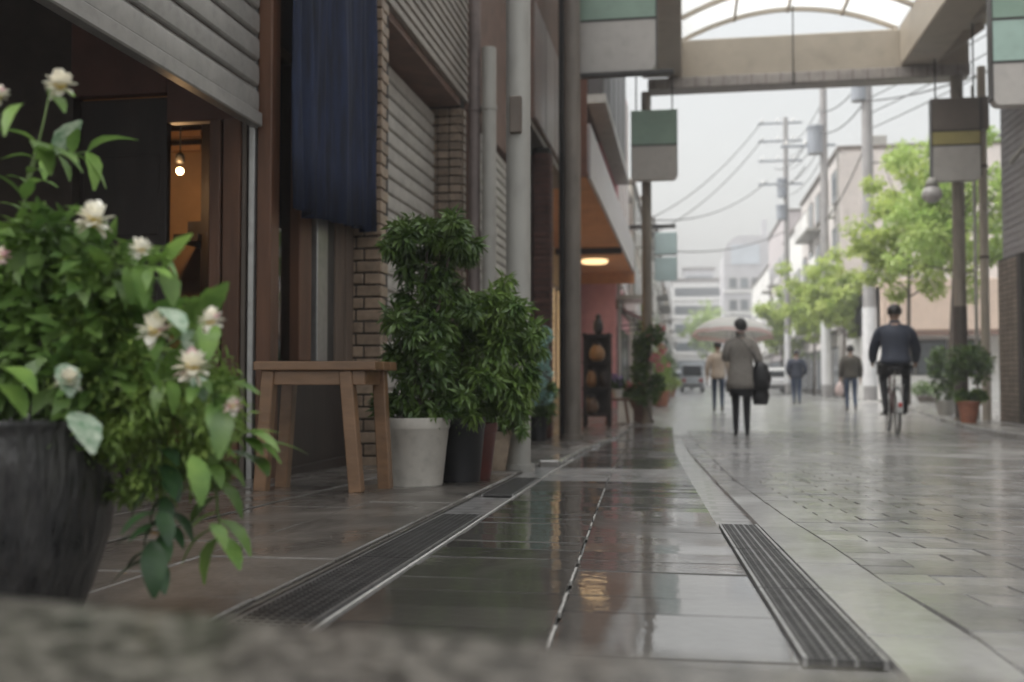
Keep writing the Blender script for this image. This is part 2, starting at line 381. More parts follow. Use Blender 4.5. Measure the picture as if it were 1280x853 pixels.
# pale grit that has worn bright in the long joint
b = MB(); Y = 1.0; 
while Y < 6.4:
    L_ = random.uniform(.05, .22)
    if random.random() < .7:
        n_ = 3
        for i in range(n_): a_, c_ = Y+L_*i/n_, Y+L_*(i+1)/n_; b.bar((xm(a_)+jit(.001), a_, gz(a_)-.003), (xm(c_), c_, gz(c_)-.003), .0042, .008)
    Y += L_+random.uniform(.02, .12)
b.build('joint_filler', mat('pale_joint_grit', (.32, .31, .29), .5, .3, 60), street)
# left walk slabs
Y = .9; row = 0
while Y < 14:
    x = xl(Y)-.165; k = 0
    while x > -3.0:
        wd = .30
        piece('walk_slab', pv_w, pavement, (x-wd/2-(0), Y+(.22 if k % 2 else 0), gz(Y+(.22 if k % 2 else 0))+jit(.0015)), (tilt(Y)+jit(.003), jit(.003), -math.atan((xl(Y+.2)-xl(Y-.2))/.4)))
        x -= wd; k += 1
    Y += .446; row += 1
# metal edging + kerb
mb = MB()
for i in range(50):
    a, c_ = .7+.12*i, .7+.12*(i+1)
    mb.bar((xl(a), a, gz(a)-.002), (xl(c_), c_, gz(c_)-.002), .006, .008)
struct(tag(mb.build('metal_edging', mat('edging_metal', (.62, .61, .58), .35, .15, 30, metal=.3), street), 'x', 'x'), 'structure')
o = bpy.data.objects['metal_edging']; del o['label']; del o['category']; del o['kind']
kb = MB().box(-.06, .06, -.29, .29, -.05, .03).mesh('kerb_stone', kerbstone, bevel=.01)
Y = 6.2
while Y < 26:
    piece('kerb_stone', kb, pavement, (xl(Y)-.08, Y, gz(Y)+.0), (tilt(Y), 0, -math.atan((xl(Y+.3)-xl(Y-.3))/.6))); Y += .59
# ---------------- drains
iron = mat('wet_cast_iron', (.085, .083, .081), .4, .3, 20, .1, 60, metal=.5)
ironb = mat('worn_drain_bar', (.34, .335, .33), .32, .25, 25, metal=.75)
void = mat('channel_shade', (.008, .008, .008), .9, .3, 20)  # near-black colour paints the deep shade inside the drain channel
def drain(fx, y0, y1, label, left=False):
    w_ = DW if not left else .12
    t = thing('drain_grate', label, 'drain grate', (fx(y0), y0, gz(y0)), group='slot drains in the wet paving')
    P = lambda u, Y, z: (fx(Y)+u*w_, Y, gz(Y)+z)
    n = 4; ys = [y0+(y1-y0)*i/n for i in range(n+1)]
    b = MB()
    for i in range(n): b.quad(P(0, ys[i], -.0075), P(1, ys[i], -.0075), P(1, ys[i+1], -.0075), P(0, ys[i+1], -.0075))
    b.build('channel', void, t)
    for u in (.02, .98):
        b = MB()
        for i in range(n): b.bar(P(u, ys[i], -.004), P(u, ys[i+1], -.004), .006, .011)
        b.build('frame_bar', ironb, t)
    for k in range(7):
        b = MB(); u = .11+.78*k/6
        for i in range(n): b.bar(P(u, ys[i], -.0035), P(u, ys[i+1], -.0035), .0048 if k in (2, 4) else .0026, .008)
        b.build('bar', ironb if (not left and k in (2, 4)) else iron, t)
    b = MB(); Y = y0+.006
    while Y < y1: b.bar(P(.03, Y, -.0036), P(.97, Y, -.0036), .006, .009); Y += .020
    b.build('cross_grid', iron, t)
ys0 = G(1020, 825).y; ys1 = G(902, 655).y; k = 3
for i in range(k): drain(xd, ys0+(ys1-ys0)*i/k+.004, ys0+(ys1-ys0)*(i+1)/k-.004, ['steel slot drain grate in the pale paving, at its end toward the granite ledge', 'steel slot drain grate in the pale paving, middle one of three', 'steel slot drain grate in the pale paving, at its end toward the walking woman'][i])
xleft = lambda Y: xl(Y)-.135
yl0, yl1 = G(335, 775).y-.15, 3.0
for i, (a, c_) in enumerate([(yl0, yl0+.8), (yl0+.81, yl1), (3.75, 4.75)]):
    drain(xleft, a, c_, ['dark drain grate at the walkway edge beside the big dark planter', 'dark drain grate at the walkway edge before the wooden stool', 'dark drain grate at the walkway edge before the pale plant pots'][i], True)
# ---------------- right pavement with kerb
xr = lambda Y: float(np.interp(Y, [q[1] for q in rk], [q[0] for q in rk]))
struct(sheet('pavement_right', lambda Y: xr(Y)+.14, lambda Y: 40, [8+i for i in range(62)], .075, stone_light))
rp = bpy.data.objects['pavement_right']
Y = 8.3
kb2 = MB().box(-.07, .07, -.29, .29, -.05, .08).mesh('kerb_stone', kerbstone, bevel=.012)
while Y < 40:
    piece('kerb_stone', kb2, rp, (xr(Y)+.07, Y, gz(Y)), (0, 0, -math.atan((xr(Y+.3)-xr(Y-.3))/.6))); Y += .59
# ---------------- granite ledge right in front of the lens
gm = mat('speckled_granite', (.20, .19, .175), .32, .2, 30, .5, 140, coat=.35, coatr=.18)
t_ = gm.node_tree; bb = t_.nodes['Principled BSDF']; vo = t_.nodes.new('ShaderNodeTexVoronoi'); vo.inputs['Scale'].default_value = 120
rmp = t_.nodes.new('ShaderNodeValToRGB'); rmp.color_ramp.elements[0].color = (.016, .014, .012, 1); rmp.color_ramp.elements[1].color = (.125, .115, .10, 1); rmp.color_ramp.elements[0].position = .25; rmp.color_ramp.elements[1].position = .8
gg = t_.nodes.new('ShaderNodeNewGeometry'); t_.links.new(gg.outputs['Position'], vo.inputs['Vector']); sx_ = t_.nodes.new('ShaderNodeSeparateColor'); t_.links.new(vo.outputs['Color'], sx_.inputs[0]); t_.links.new(sx_.outputs[0], rmp.inputs[0]); t_.links.new(rmp.outputs[0], bb.inputs['Base Color'])
LZ = .655
e0, e1 = onZ(-150, 729, LZ), onZ(1290, 852, LZ); dd = (e1-e0).normalized(); e0 = e0-dd*.6; e1 = e1+dd*.8
nn = Vector((dd.y, -dd.x, 0))
ledge = thing('granite_ledge', 'wet speckled granite ledge in front of the big dark planter', 'stone ledge', (e0.x, e0.y, gz(e0.y)))
L_ = (e1-e0).length
for k, (a, c_) in enumerate([(0, 1)]):
    p, q = e0+dd*L_*a, e0+dd*L_*c_
    b = MB().prism([(p.x, p.y), (p.x+nn.x*.28, p.y+nn.y*.28), (q.x+nn.x*.28, q.y+nn.y*.28), (q.x, q.y)], .44, LZ)
    b.build('stone_block', gm, ledge, bevel=.012, seg=3, smooth=True, angle=.9)

# ================================================================== LEFT SIDE
# ---------------- corner shop: alcove entrance, raised shutter, glazed front
FX = -1.86                                  # plane of the shop front
YD = 4.36                                   # end wall of the entrance alcove
YE = YX(447, FX)                            # shop front ends at the tiled pillar
g1 = gz(YD)
shop = thing('shop_building', 'dark timber-framed shop with a half-raised steel shutter over its entrance', 'shop', (FX, YD, g1))
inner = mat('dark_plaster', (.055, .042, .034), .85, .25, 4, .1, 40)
warmw = mat('warm_plaster', (.36, .23, .13), .8, .2, 3, .1, 40)
redb = mat('red_brown_panel', (.10, .042, .028), .6, .25, 5, .1, 40)
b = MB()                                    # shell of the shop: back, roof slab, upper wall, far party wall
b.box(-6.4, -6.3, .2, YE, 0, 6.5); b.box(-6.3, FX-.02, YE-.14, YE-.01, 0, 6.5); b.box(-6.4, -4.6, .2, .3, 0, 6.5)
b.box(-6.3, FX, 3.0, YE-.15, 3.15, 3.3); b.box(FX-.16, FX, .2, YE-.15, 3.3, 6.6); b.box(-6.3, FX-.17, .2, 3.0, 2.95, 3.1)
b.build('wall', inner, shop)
b = MB().box(-6.3, FX, YD+.10, YE-.15, g1-.10, g1+.02); b.build('inner_floor', M_['darkwood'], shop)
# alcove end wall (faces the entrance): header, dark door, gap, timber jambs
xa = lambda px: onY(px, 475, YD).x
zt = lambda py: onY(300, py, YD).z
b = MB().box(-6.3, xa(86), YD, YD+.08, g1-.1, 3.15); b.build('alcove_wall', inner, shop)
MB().box(xa(84), xa(205), YD-.012, YD+.05, zt(112), zt(-60)).build('header_panel', redb, shop, bevel=.004)
MB().box(xa(205), xa(325), YD-.008, YD+.05, zt(150), zt(-60)).build('header_panel', redb, shop, bevel=.004)
dr_ = MB().box(xa(80), xa(197), YD+.06, YD+.10, g1+.02, zt(112)).build('door', M_['darkwood'], shop, bevel=.004)
for z0, z1 in ((.08, .55), (.62, 1.05), (1.12, 1.5)):
    MB().box(xa(92), xa(188), YD+.052, YD+.062, g1+z0, g1+z1).build('door_panel', M_['darkwood'], dr_, bevel=.004)
for x0, x1, m in ((262, 276, 'timber'), (279, 301, 'timber'), (322, 340, 'timber')):
    MB().box(xa(x0), xa(x1), YD-.03, YD+.07, g1-.02, zt(150) if x0 < 310 else 3.15).build('jamb', M_[m], shop, bevel=.005)
MB().box(xa(302), xa(308), YD-.02, YD+.03, g1, zt(140)).build('guide_rail', M_['browngrey'], shop, bevel=.003)
MB().box(xa(314), xa(321), YD-.05, YD+.01, g1, zt(-60)).build('guide_rail', M_['alu'], shop, bevel=.003)
MB().box(xa(309), xa(314), YD-.01, YD+.02, g1, zt(-60)).build('guide_channel', M_['darksteel'], shop)
# interior behind the doorway gap
b = MB().box(-4.6, FX-.2, YE-.2, YE-.16, 0, 3.14); b.build('back_wall', warmw, shop)
q_ = onY(245, 300, YE-.4)
for zz_ in (q_.z, q_.z-.35, q_.z-.7): MB().box(-2.75, q_.x+.06, YE-.5, YE-.2, zz_-.02, zz_+.02).build('shelf', M_['darkwood'], shop)
MB().box(q_.x-.04, q_.x+.3, YE-.42, YE-.22, q_.z, q_.z+.1).build('cabinet', M_['darkwood'], shop)
MB().box(onY(254, 0, YE-.45).x, FX-.25, YE-.45, YE-.22, .3, 3.1).build('cupboard', M_['darkwood'], shop)
for py in (168, 186):
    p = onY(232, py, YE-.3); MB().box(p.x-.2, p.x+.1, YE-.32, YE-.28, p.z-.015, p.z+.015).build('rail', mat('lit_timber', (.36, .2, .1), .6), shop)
# pendant lamp
pl = onY(225, 214, 4.95)
lamp = thing('pendant_lamp', 'small lit pendant bulb inside the dark shop doorway', 'lamp', pl)
MB().tube([(pl.x, pl.y, pl.z+.08), (pl.x, pl.y, 3.15)], .004, 6).build('cord', M_['darksteel'], lamp)
MB().lathe([(.012, .095), (.022, .085), (.024, .05), (.016, .04)], pl, 12).build('socket', M_['darksteel'], lamp, smooth=True)
MB().ball(pl, .02).build('bulb', mat('lit_bulb', (1, .8, .5), .3, emit=(1, .62, .28), estr=6), lamp, smooth=True)
ll = bpy.data.lights.new('bulb_light', 'POINT'); ll.energy = 2.6; ll.color = (1, .6, .28); ll.shadow_soft_size = .04
lo = bpy.data.objects.new('bulb_light', ll); C.objects.link(lo); lo.parent = lamp; lo.location = (0, -.07, -.03)
# glazed front with sill wall, beside the alcove
zf = lambda px, py: onX(px, py, FX).z
yy = lambda px: YX(px, FX)
gl = glass('shop_glass', (.55, .56, .55), .5)
b = MB().box(FX-.10, FX-.02, yy(341), YE-.15, g1-.05, zf(380, 452)); b.build('sill_wall', M_['darkwood'], shop)
MB().box(FX-.16, FX, yy(341), YE-.15, 2.35, 3.28).build('fascia', M_['darkwood'], shop)
for x0, x1, m, dx in ((341, 347, 'timber', .0), (376, 391, 'timber', -.01), (396, 409, 'alu', .0), (409, 419, 'darksteel', -.01), (420, 431, 'palewood', -.004), (432, 441, 'palewood', 0)):
    MB().box(FX-.09, FX+dx, yy(x0), yy(x1), zf(380, 452)+.002, 2.349).build('mullion', M_[m], shop, bevel=.004)
MB().box(FX-.07, FX-.06, yy(347)+.001, yy(376)-.001, zf(380, 452), 2.35).build('pane', gl, shop)
MB().box(FX-.07, FX-.06, yy(391)+.001, yy(396)-.001, zf(380, 452), 2.35).build('pane', gl, shop)
MB().box(FX-.6, FX-.09, yy(441), YE-.16, 0, 2.35).build('side_panel', M_['darkwood'], shop)
# steel shutter over the alcove, each lath one slat
zb = onX(325, 150, FX).z
st = MB().box(FX-.05, FX+.005, 1.0, YX(324, FX), zb-.03, zb+.035).build('shutter', M_['shutter'], shop, bevel=.006)
y0, y1 = 1.0, YX(325, FX)-.004
prof = [(-.006, 0), (.006, .002), (.013, .008), (.0145, .025), (.0145, .055), (.013, .069), (.006, .074), (-.009, .0755), (-.010, .088), (-.014, .088)]
def slat(y0, y1, h): 
    k = h/.088
    return MB().add([(x, y, z*k) for y in (y0, y1) for x, z in prof], [tuple(range(10))[::-1], tuple(range(10, 20))]+[(i, (i+1) % 10, 10+(i+1) % 10, 10+i) for i in range(10)])
me = slat(0, y1-y0, .118).mesh('slat', M_['shutter'], smooth=True, angle=.5)
for i in range(10): piece('slat', me, st, (FX-.03, y0, zb+.038+i*.118))
MB().box(FX-.22, FX-.06, 1.0, yy(325), 3.05, 3.29).build('shutter_box', M_['darksteel'], shop)
# ---------------- navy cloth curtain
ct = thing('cloth_curtain', 'long navy cloth curtain hanging over the shop window', 'curtain', (FX+.2, yy(400), 1.4))
cX = FX+.12
b = MB(); vs = []; fs = []; n = 180; ya, yb = YX(360, cX), YX(470, cX); zt_ = 3.2
for i in range(n+1):
    t = i/n; Y = ya+(yb-ya)*t; x = cX+.034*math.sin(t*41+2.2*math.sin(t*7.3))+.010*math.sin(t*97+3*math.sin(t*4))+.018*math.sin(t*11.7+.8)
    zb_ = onX(350+(470-350)*t, 256+34*t, cX).z+.01*math.sin(t*20)
    for k in range(7): f_ = k/6; vs.append((cX+(x-cX)*(.55+.45*f_)+.006*math.sin(f_*7+t*19), Y, zt_+(zb_-zt_)*f_))
for i in range(n):
    for k in range(6): a = i*7+k; fs.append((a, a+1, a+8, a+7))
navy = mat('navy_cloth', (.005, .007, .016), .8, .3, 30, .1, 300, col2=(.012, .023, .068), stretch=(1, 1, .1))  # black to blue streaks put the light and shade of the folds into the colour
o = b.add(vs, fs).build('cloth', navy, ct, smooth=True)
md = o.modifiers.new('thick', 'SOLIDIFY'); md.thickness = .003
MB().tube([(cX, ya-.05, 3.2), (cX, yb+.03, 3.2)], .012, 8).build('rod', M_['darkwood'], ct)
# ---------------- tiled building with the closed shutter
F2 = -1.72; Y2a = YX(474, F2); Y2b = YX(583, F2); YR = YX(553, F2-.2)
zs = onX(582, 128, F2).z; zso = zs-.02
b2 = thing('tiled_building', 'building with tan tiled pillars around a closed pale roller shutter', 'building', (F2, Y2a, gz(Y2a)))
b = MB()
b.box(F2-.25, F2-.018, Y2a, Y2a+.22, -.1, 6.6); b.build('pillar', M_['mortar'], b2); p1 = bpy.data.objects['pillar']
b = MB().box(F2-.30, F2-.018, Y2b-.16, Y2b, -.1, zs); p2 = b.build('pillar', M_['mortar'], b2)
b = MB().box(-6.3, F2-.30, Y2a+.02, Y2b, 3.6, 6.6); b.box(-6.3, F2-.32, Y2b-.15, Y2b-.01, 0, 3.6); b.build('wall', inner, b2)
MB().box(F2-.32, F2-.02, Y2a+.22, Y2b, zs-.06, zs-.002).build('soffit', M_['brown'], b2)
tl = MB().box(-.5, .5, -.006, .014, -.5, .5)
def tile(wd, ht, m): return MB().box(-wd/2, wd/2, -.012, .02, -ht/2, ht/2).mesh('brick', m, bevel=.004)
tA = tile(.098, .060, M_['tile']); tB = tile(.146, .060, M_['tile']); tC = tile(.088, .058, M_['tile2']); 
zr = .1
i = 0
while zr < 3.6:                                # pillar one: camera-side reveal and street face
    x0 = F2-.242
    for wdt, me in (((.098, tA), (.146, tB)) if i % 2 else ((.146, tB), (.098, tA))):
        piece('brick', me, p1, (x0+wdt/2, Y2a-.004, zr), (0, jit(.01), 0)); x0 += wdt+.01
    piece('brick', tB if i % 2 else tA, p1, (F2-.006, Y2a+.055+(.02 if i % 2 else 0), zr), (0, 0, R(90)))
    zr += .070; i += 1
zr = .05; i = 0
while zr < zs-.05:                             # pillar two: the reveal that faces the shutter, and the street face
    for k in range(3): piece('brick', tC, p2, (F2-.30+.05+.096*k, Y2b-.164, zr), (0, jit(.01), 0))
    piece('brick', tC, p2, (F2-.006, Y2b-.10, zr), (0, 0, R(90)))
    zr += .068; i += 1
sX = F2-.22
sh2 = MB().box(sX-.03, sX+.01, Y2a+.24, Y2b-.18, gz(7)-.06, gz(7)+.03).build('shutter', M_['shutter2'], b2)
me = slat(0, Y2b-Y2a-.42, .11).mesh('slat', M_['shutter2'], smooth=True, angle=.5)
z = gz(7)+.03
while z < zs-.1: piece('slat', me, sh2, (sX-.02, Y2a+.24, z)); z += .11
me = MB().add([(x, y, z) for y in (0, Y2b-Y2a-.02) for x, z in ((-.02, 0), (.014, 0), (.016, .01), (.002, .072), (-.02, .072))], [(4, 3, 2, 1, 0), (5, 6, 7, 8, 9), (0, 1, 6, 5), (1, 2, 7, 6), (2, 3, 8, 7), (3, 4, 9, 8), (4, 0, 5, 9)]).mesh('slat', mat('grey_cladding', (.30, .27, .235), .55, .12, 4, .05, 40, objvar=.08, dirt=.3))
sd = MB().box(F2-.06, F2-.02, Y2a+.01, Y2b-.005, zs, 6.5).build('cladding', M_['browngrey'], b2)
for i in range(44): piece('slat', me, sd, (F2, Y2a+.01, zs+.002+i*.0735))
# down pipes in the corner
for px, X_, rr, zt_, m in ((593, -1.62, .047, 6.5, mat('pinkish_pipe', (.17, .135, .125), .5, .2, 4, dirt=.3)), (611, -1.50, .058, onX(611, 60, -1.50).z, M_['paint'])):
    Y = YX(px, X_)
    t = thing('drain_pipe', 'slim pinkish grey down pipe in the corner beside the tiled pillar' if px < 600 else 'grey down pipe with a cut top beside the tiled pillar', 'pipe', (X_, Y, gz(Y)))
    MB().tube([(X_, Y, gz(Y)-.02), (X_, Y, zt_)], rr, 16).build('pipe', m, t, smooth=True, angle=.9)
    for z in (.9, 1.9, 2.9): MB().tube([(X_, Y, z), (X_, Y, z+.035)], rr+.007, 16).build('clip', m, t, smooth=True, angle=.9)
# tall grey post with a meter box scar
pp = G(648, 587); pr = .066
t = thing('steel_post', 'thick grey steel post between the pale plant pots and the hydrangea', 'post', pp)
MB().tube([(pp.x, pp.y, pp.z-.02), (pp.x, pp.y, 6.4)], pr, 24).build('shaft', M_['paint'], t, smooth=True, angle=.9)
zz = onY(648, 148, pp.y).z
MB().box(pp.x-.035, pp.x+.03, pp.y-pr-.025, pp.y-pr+.02, zz-.10, zz+.10).build('bracket', M_['browngrey'], t, bevel=.006)
MB().tube([(pp.x, pp.y, pp.z-.01), (pp.x, pp.y, pp.z+.03)], pr+.02, 24).build('collar', M_['paint'], t, smooth=True, angle=.9)
# ---------------- brown brick building behind the posts
F3 = -1.60; Y3a, Y3b = 8.35, 14.6
b3 = thing('brick_building', 'brown building with red brick columns under a grey brown fascia', 'building', (F3, Y3a, gz(Y3a)))
YC = G(690, 549).y
z3 = onX(668, 160, F3).z
MB().box(-6, F3-1.05, Y3a, Y3b, -.2, 7).build('wall', M_['redbrick'], b3)
MB().box(F3-1.05, F3-.02, 10.9, Y3b, z3, z3+.08).build('soffit', M_['browngrey'], b3)
MB().box(F3-1.05, F3, 10.9, Y3b, z3+.082, 7).build('fascia', M_['brown'], b3)
for i in range(4): MB().box(F3+.001, F3+.02, 10.92+.92*i, 11.80+.92*i, z3+.10, z3+1.4).build('panel', mat('fascia_panel', (.20, .155, .135), .35, .15, 3, objvar=.1), b3, bevel=.006)
MB().box(F3-1.05, F3-.12, Y3a, 8.55, -.1, 7).build('end_wall', M_['brown'], b3)
MB().box(F3-.2, F3-.12, 8.56, 10.9, 3.0, 7).build('upper_wall', M_['brown'], b3)
s3 = MB().box(F3-.2, F3-.17, 8.56, 10.6, 0, .2).build('shutter', M_['shutter2'], b3)
me = slat(0, 2.04, .088).mesh('slat', M_['shutter2'], smooth=True, angle=.5)
for i in range(31): piece('slat', me, s3, (F3-.18, 8.56, .22+i*.0895))
cb = MB().box(-.1, .1, -.012, .05, -.031, .031).mesh('brick', M_['redbrick'], bevel=.004)
for (X_, Yc) in ((-1.62, YC), (-1.85, YC+.05)):
    col = MB().box(X_-.13, X_+.06, Yc, Yc+.24, 0, z3).build('column', M_['mortar'], b3)
    z = .13; i = 0
    while z < z3-.04:
        piece('brick', cb, col, (X_-.035+(.0), Yc-.004, z), (0, 0, 0), (.95, 1, 1)); piece('brick', cb, col, (X_+.064, Yc+.12, z), (0, 0, R(90))); z += .072
wb = mat('red_brick_wall', (.10, .046, .035), .7, .3, 14, .3, 60)
MB().box(F3-1.0, F3-.3, YC+.3, YC+.5, 0, z3-.01).build('recess_wall', M_['redbrick'], b3)
rw = bpy.data.objects['recess_wall']
for i in range(44):
    for k in range(3): piece('brick', cb, rw, (F3-.42-.215*k-(.1 if i % 2 else 0), YC+.296, .05+.072*i))
# ---------------- canopy shop with orange soffit
F4 = -1.36; Y4a, Y4b = 14.9, 28.3; Z4 = onX(740, 230, F4).z
b4 = thing('canopy_shop', 'shop with a deep orange-lit canopy and pale fascia', 'shop', (F4, Y4a, 0))
MB().box(-7, F4-1.5, Y4a, Y4b, -.1, 6.2).build('wall', mat('ochre_wall', (.40, .26, .12), .8, .2, 2, .1, 30), b4)
orange = mat('orange_soffit', (.58, .27, .12), .7, .15, 2, .05, 30)
MB().box(F4-1.5, F4, Y4a, Y4b, Z4, Z4+.06).build('soffit', orange, b4)
MB().box(F4-1.5, F4-.02, Y4a-.05, Y4a, Z4-.0, Z4+2.2).build('end_wall', mat('rust_render', (.20, .095, .065), .7, .2, 3, .1, 40), b4)
MB().box(F4-.03, F4+.03, Y4a, Y4b, Z4-.02, onX(742, 172, F4).z).build('fascia', mat('pale_fascia', (.46, .43, .43), .35, .1, 3), b4, bevel=.01)
MB().box(F4-1.5, F4+.03, Y4b, Y4b+.06, Z4-.32, Z4+.05).build('valance', orange, b4)
MB().box(F4-1.5, F4, 23.0, 23.08, Z4-.14, Z4-.001).build('cross_beam', M_['darksteel'], b4)
for k in (2,):
    Y = 25.2
    t = thing('ceiling_lamp', ['round warm ceiling lamp under the orange canopy, toward the brick column', 'round warm ceiling lamp under the orange canopy, middle one', 'round warm ceiling lamp under the orange canopy'][k], 'lamp', (F4-.8, Y, Z4-.1))
    MB().lathe([(.30, 0), (.34, .05), (.3, .099)], (F4-.8, Y, Z4-.1), 20).build('shade', mat('lit_shade', (.9, .7, .4), .4, emit=(1, .68, .34), estr=.8), t, smooth=True)
    MB().lathe([(.35, .085), (.36, .099)], (F4-.8, Y, Z4-.1), 20).build('rim', M_['darksteel'], t)
for k in range(5):
    w_ = MB().box(F4-1.5, F4-1.46, Y4a+.5+2.5*k, Y4a+2.7+2.5*k, .5, 2.9).build('window', M_['timber'], b4); Y = Y4a+.5+2.5*k
    MB().box(F4-1.46, F4-1.452, Y+.1, Y+1.05, .6, 2.8).build('pane', mat('lit_window', (.5, .36, .18), .2, .4, 2, emit=(1, .66, .32), estr=.15), w_)
    MB().box(F4-1.46, F4-1.452, Y+1.15, Y+2.1, .6, 2.8).build('pane', MATS['lit_window'], w_)
# overhanging upper floor with dark louvres
u0 = onX(742, 167, -1.30); 
b5 = thing('louvred_house', 'narrow house with dark louvred upper windows above the canopy', 'house', (-1.35, 19, 0))
MB().box(-4, -1.5, 16.2, 23.2, 6.2, 10.5).build('wall', M_['browngrey'], b5)
dk = mat('dark_louvre', (.055, .05, .048), .45, .2, 6, objvar=.25)
for k in range(5):
    MB().box(-1.5, -1.25, 16.3+1.35*k, 17.5+1.35*k, 5.35, 9.4).build('bay_window', dk, b5, bevel=.01)
MB().box(-1.5, -1.2, 16.2, 23.2, 5.2, 5.34).build('bay_sill', M_['paint'], b5)
MB().box(-1.5, -1.22, 16.2, 23.2, 9.41, 9.6).build('bay_head', M_['paint'], b5)
# ---------------- pink house and more on the left further on
def facade(name, label, X, y0, y1, h, m, cols, rows, z0=2.9, dz=2.6, wh=1.4, side=1, door=True, frame='white', depth=8, roof='browngrey', group=None):
    """terrace house whose front faces the street (side=+1: front looks to +X)"""
    t = thing(name, label, 'building', (X, (y0+y1)/2, 0), group=group)
    xb = X-side*depth
    MB().box(min(X, xb), max(X, xb), y0, y1, -.2, h).build('wall', m, t)
    MB().box(min(X+side*.12, xb), max(X+side*.12, xb), y0-.05, y1+.05, h, h+.18).build('roof', M_[roof], t, bevel=.02)
    dw = (y1-y0)/cols; gm_ = mat('far_window_glass', (.10, .115, .125), .12, .3, 1, objvar=.5, spec=.7)
    def win(Y, z, ww, hh, fr):
        w_ = MB().box(X-.02, X+side*.05, Y-ww/2-.07, Y+ww/2+.07, z-.07, z+hh+.07).build('window', M_[fr], t)
        MB().box(X+side*.045, X+side*.058, Y-ww/2, Y-.03, z, z+hh).build('pane', gm_, w_); MB().box(X+side*.045, X+side*.058, Y+.03, Y+ww/2, z, z+hh).build('pane', gm_, w_)
        MB().box(X, X+side*.12, Y-ww/2-.12, Y+ww/2+.12, z-.15, z-.075).build('sill', M_[fr], w_)
    for r_ in range(rows):
        for c_ in range(cols): win(y0+dw*(c_+.5), z0+.7+dz*r_, dw*.55, wh, frame)
    if door:
        for c_ in range(cols):
            d = MB().box(X-.02, X+side*.04, y0+dw*c_+.25, y0+dw*(c_+1)-.25, 0, 2.3).build('shop_front', M_['darksteel'], t)
            MB().box(X+side*.035, X+side*.05, y0+dw*c_+.4, y0+dw*(c_+.5)-.04, .3, 2.2).build('pane', gm_, d); MB().box(X+side*.035, X+side*.05, y0+dw*(c_+.5)+.04, y0+dw*(c_+1)-.4, .3, 2.2).build('pane', gm_, d)
    fr_ = random.Random(int(abs(y0)*10))
    MB().box(X, X+side*.09, y0+.02, y1-.02, z0-.12, z0+.12).build('string_course', M_[roof], t)
    MB().tube([(X+side*.07, y0+.25, 0), (X+side*.07, y0+.25, h)], .05, 8).build('down_pipe', M_['paint'], t)
    for r_ in range(rows):
        for c_ in range(cols):
            if fr_.random() < .45: Y_ = y0+dw*(c_+.5)+fr_.uniform(-.3, .3); MB().box(X+side*.06, X+side*.42, Y_-.4, Y_+.4, z0+dz*r_+.02, z0+dz*r_+.5).build('air_conditioner', M_['white'], t, bevel=.02)
            elif fr_.random() < .6:
                Ya, Yb, zb_ = y0+dw*c_+.15, y0+dw*(c_+1)-.15, z0+dz*r_+.14
                bl_ = MB().box(X, X+side*.75, Ya, Yb, zb_, zb_+.12).build('balcony', M_['paint'], t); MB().box(X+side*.70, X+side*.75, Ya, Yb, zb_+.12, zb_+.95).build('parapet', M_['white'], bl_)
    for k in range(3): xx = X-side*depth*fr_.uniform(.1, .6); Y_ = fr_.uniform(y0+1, y1-1); MB().box(xx-.4, xx+.4, Y_-.5, Y_+.5, h+.18, h+.18+fr_.uniform(.5, 1.3)).build('roof_unit', M_['paint'], t, bevel=.03)
    # windowed end wall towards the street's near end
    for r_ in range(rows):
        for c_ in range(2):
            xx = X-side*depth*(.3+.4*c_); z = z0+.7+dz*r_
            w_ = MB().box(xx-.6, xx+.6, y0-.05, y0+.02, z-.07, z+wh+.07).build('window', M_[frame], t)
            MB().box(xx-.52, xx-.03, y0-.058, y0-.045, z, z+wh).build('pane', gm_, w_); MB().box(xx+.03, xx+.52, y0-.058, y0-.045, z, z+wh).build('pane', gm_, w_)
    return t
def awning(X, y0, y1, z, depth, m, side, label, drop=.5):
    t = thing('shop_awning', label, 'awning', (X, (y0+y1)/2, z))
    b = MB(); n = 8
    for i in range(n): 
        b = MB(); a, c_ = y0+(y1-y0)*i/n, y0+(y1-y0)*(i+1)/n
        b.add([(X, a, z), (X, c_, z), (X+side*depth, c_, z-drop), (X+side*depth, a, z-drop), (X+side*depth, a, z-drop-.22), (X+side*depth, c_, z-drop-.22)], [(0, 1, 2, 3), (3, 2, 5, 4)])
        b.build('strip', m[i % len(m)], t)
    for Y in (y0+.1, y1-.1): MB().tube([(X, Y, z-drop-.1), (X+side*depth, Y, z-drop-.02)], .02, 6).build('arm', M_['darksteel'], t)
    return t
pink = mat('pink_render', (.62, .30, .32), .7, .12, 2, .05, 30, dirt=.12)
pk_ = facade('pink_house', 'pink rendered house beyond the orange canopy', -1.86, 28.6, 35.5, 6.9, pink, 3, 1, frame='white')
MB().box(-6, -1.5, 23.4, 28.5, 6.21, 8.4).build('upper_wall', pink, pk_); MB().box(-2.8, -1.5, 23.4, 28.5, 4.4, 6.2).build('upper_wall', pink, pk_)
for k in range(4): MB().box(-1.498, -1.46, 23.9+1.2*k, 24.5+1.2*k, 4.5, 8.2).build('panel', M_['white'], pk_)
facade('cream_house', 'tall cream house between the pink house and the teal sign', -1.75, 35.6, 44, 7.6, mat('cream_render', (.62, .57, .50), .7, .12, 2, dirt=.15), 3, 2)
facade('white_house', 'white house with dark windows behind the teal sign', -1.7, 44.1, 56, 8.5, M_['white'], 4, 2)
facade('grey_house', 'grey house down the street behind the small white van', -1.65, 56.1, 80, 9.5, M_['paint'], 6, 2)
facade('ochre_house', 'ochre house at the far bend of the street', -1.65, 80.1, 118, 8.5, mat('ochre_far', (.45, .36, .25), .7), 8, 2)
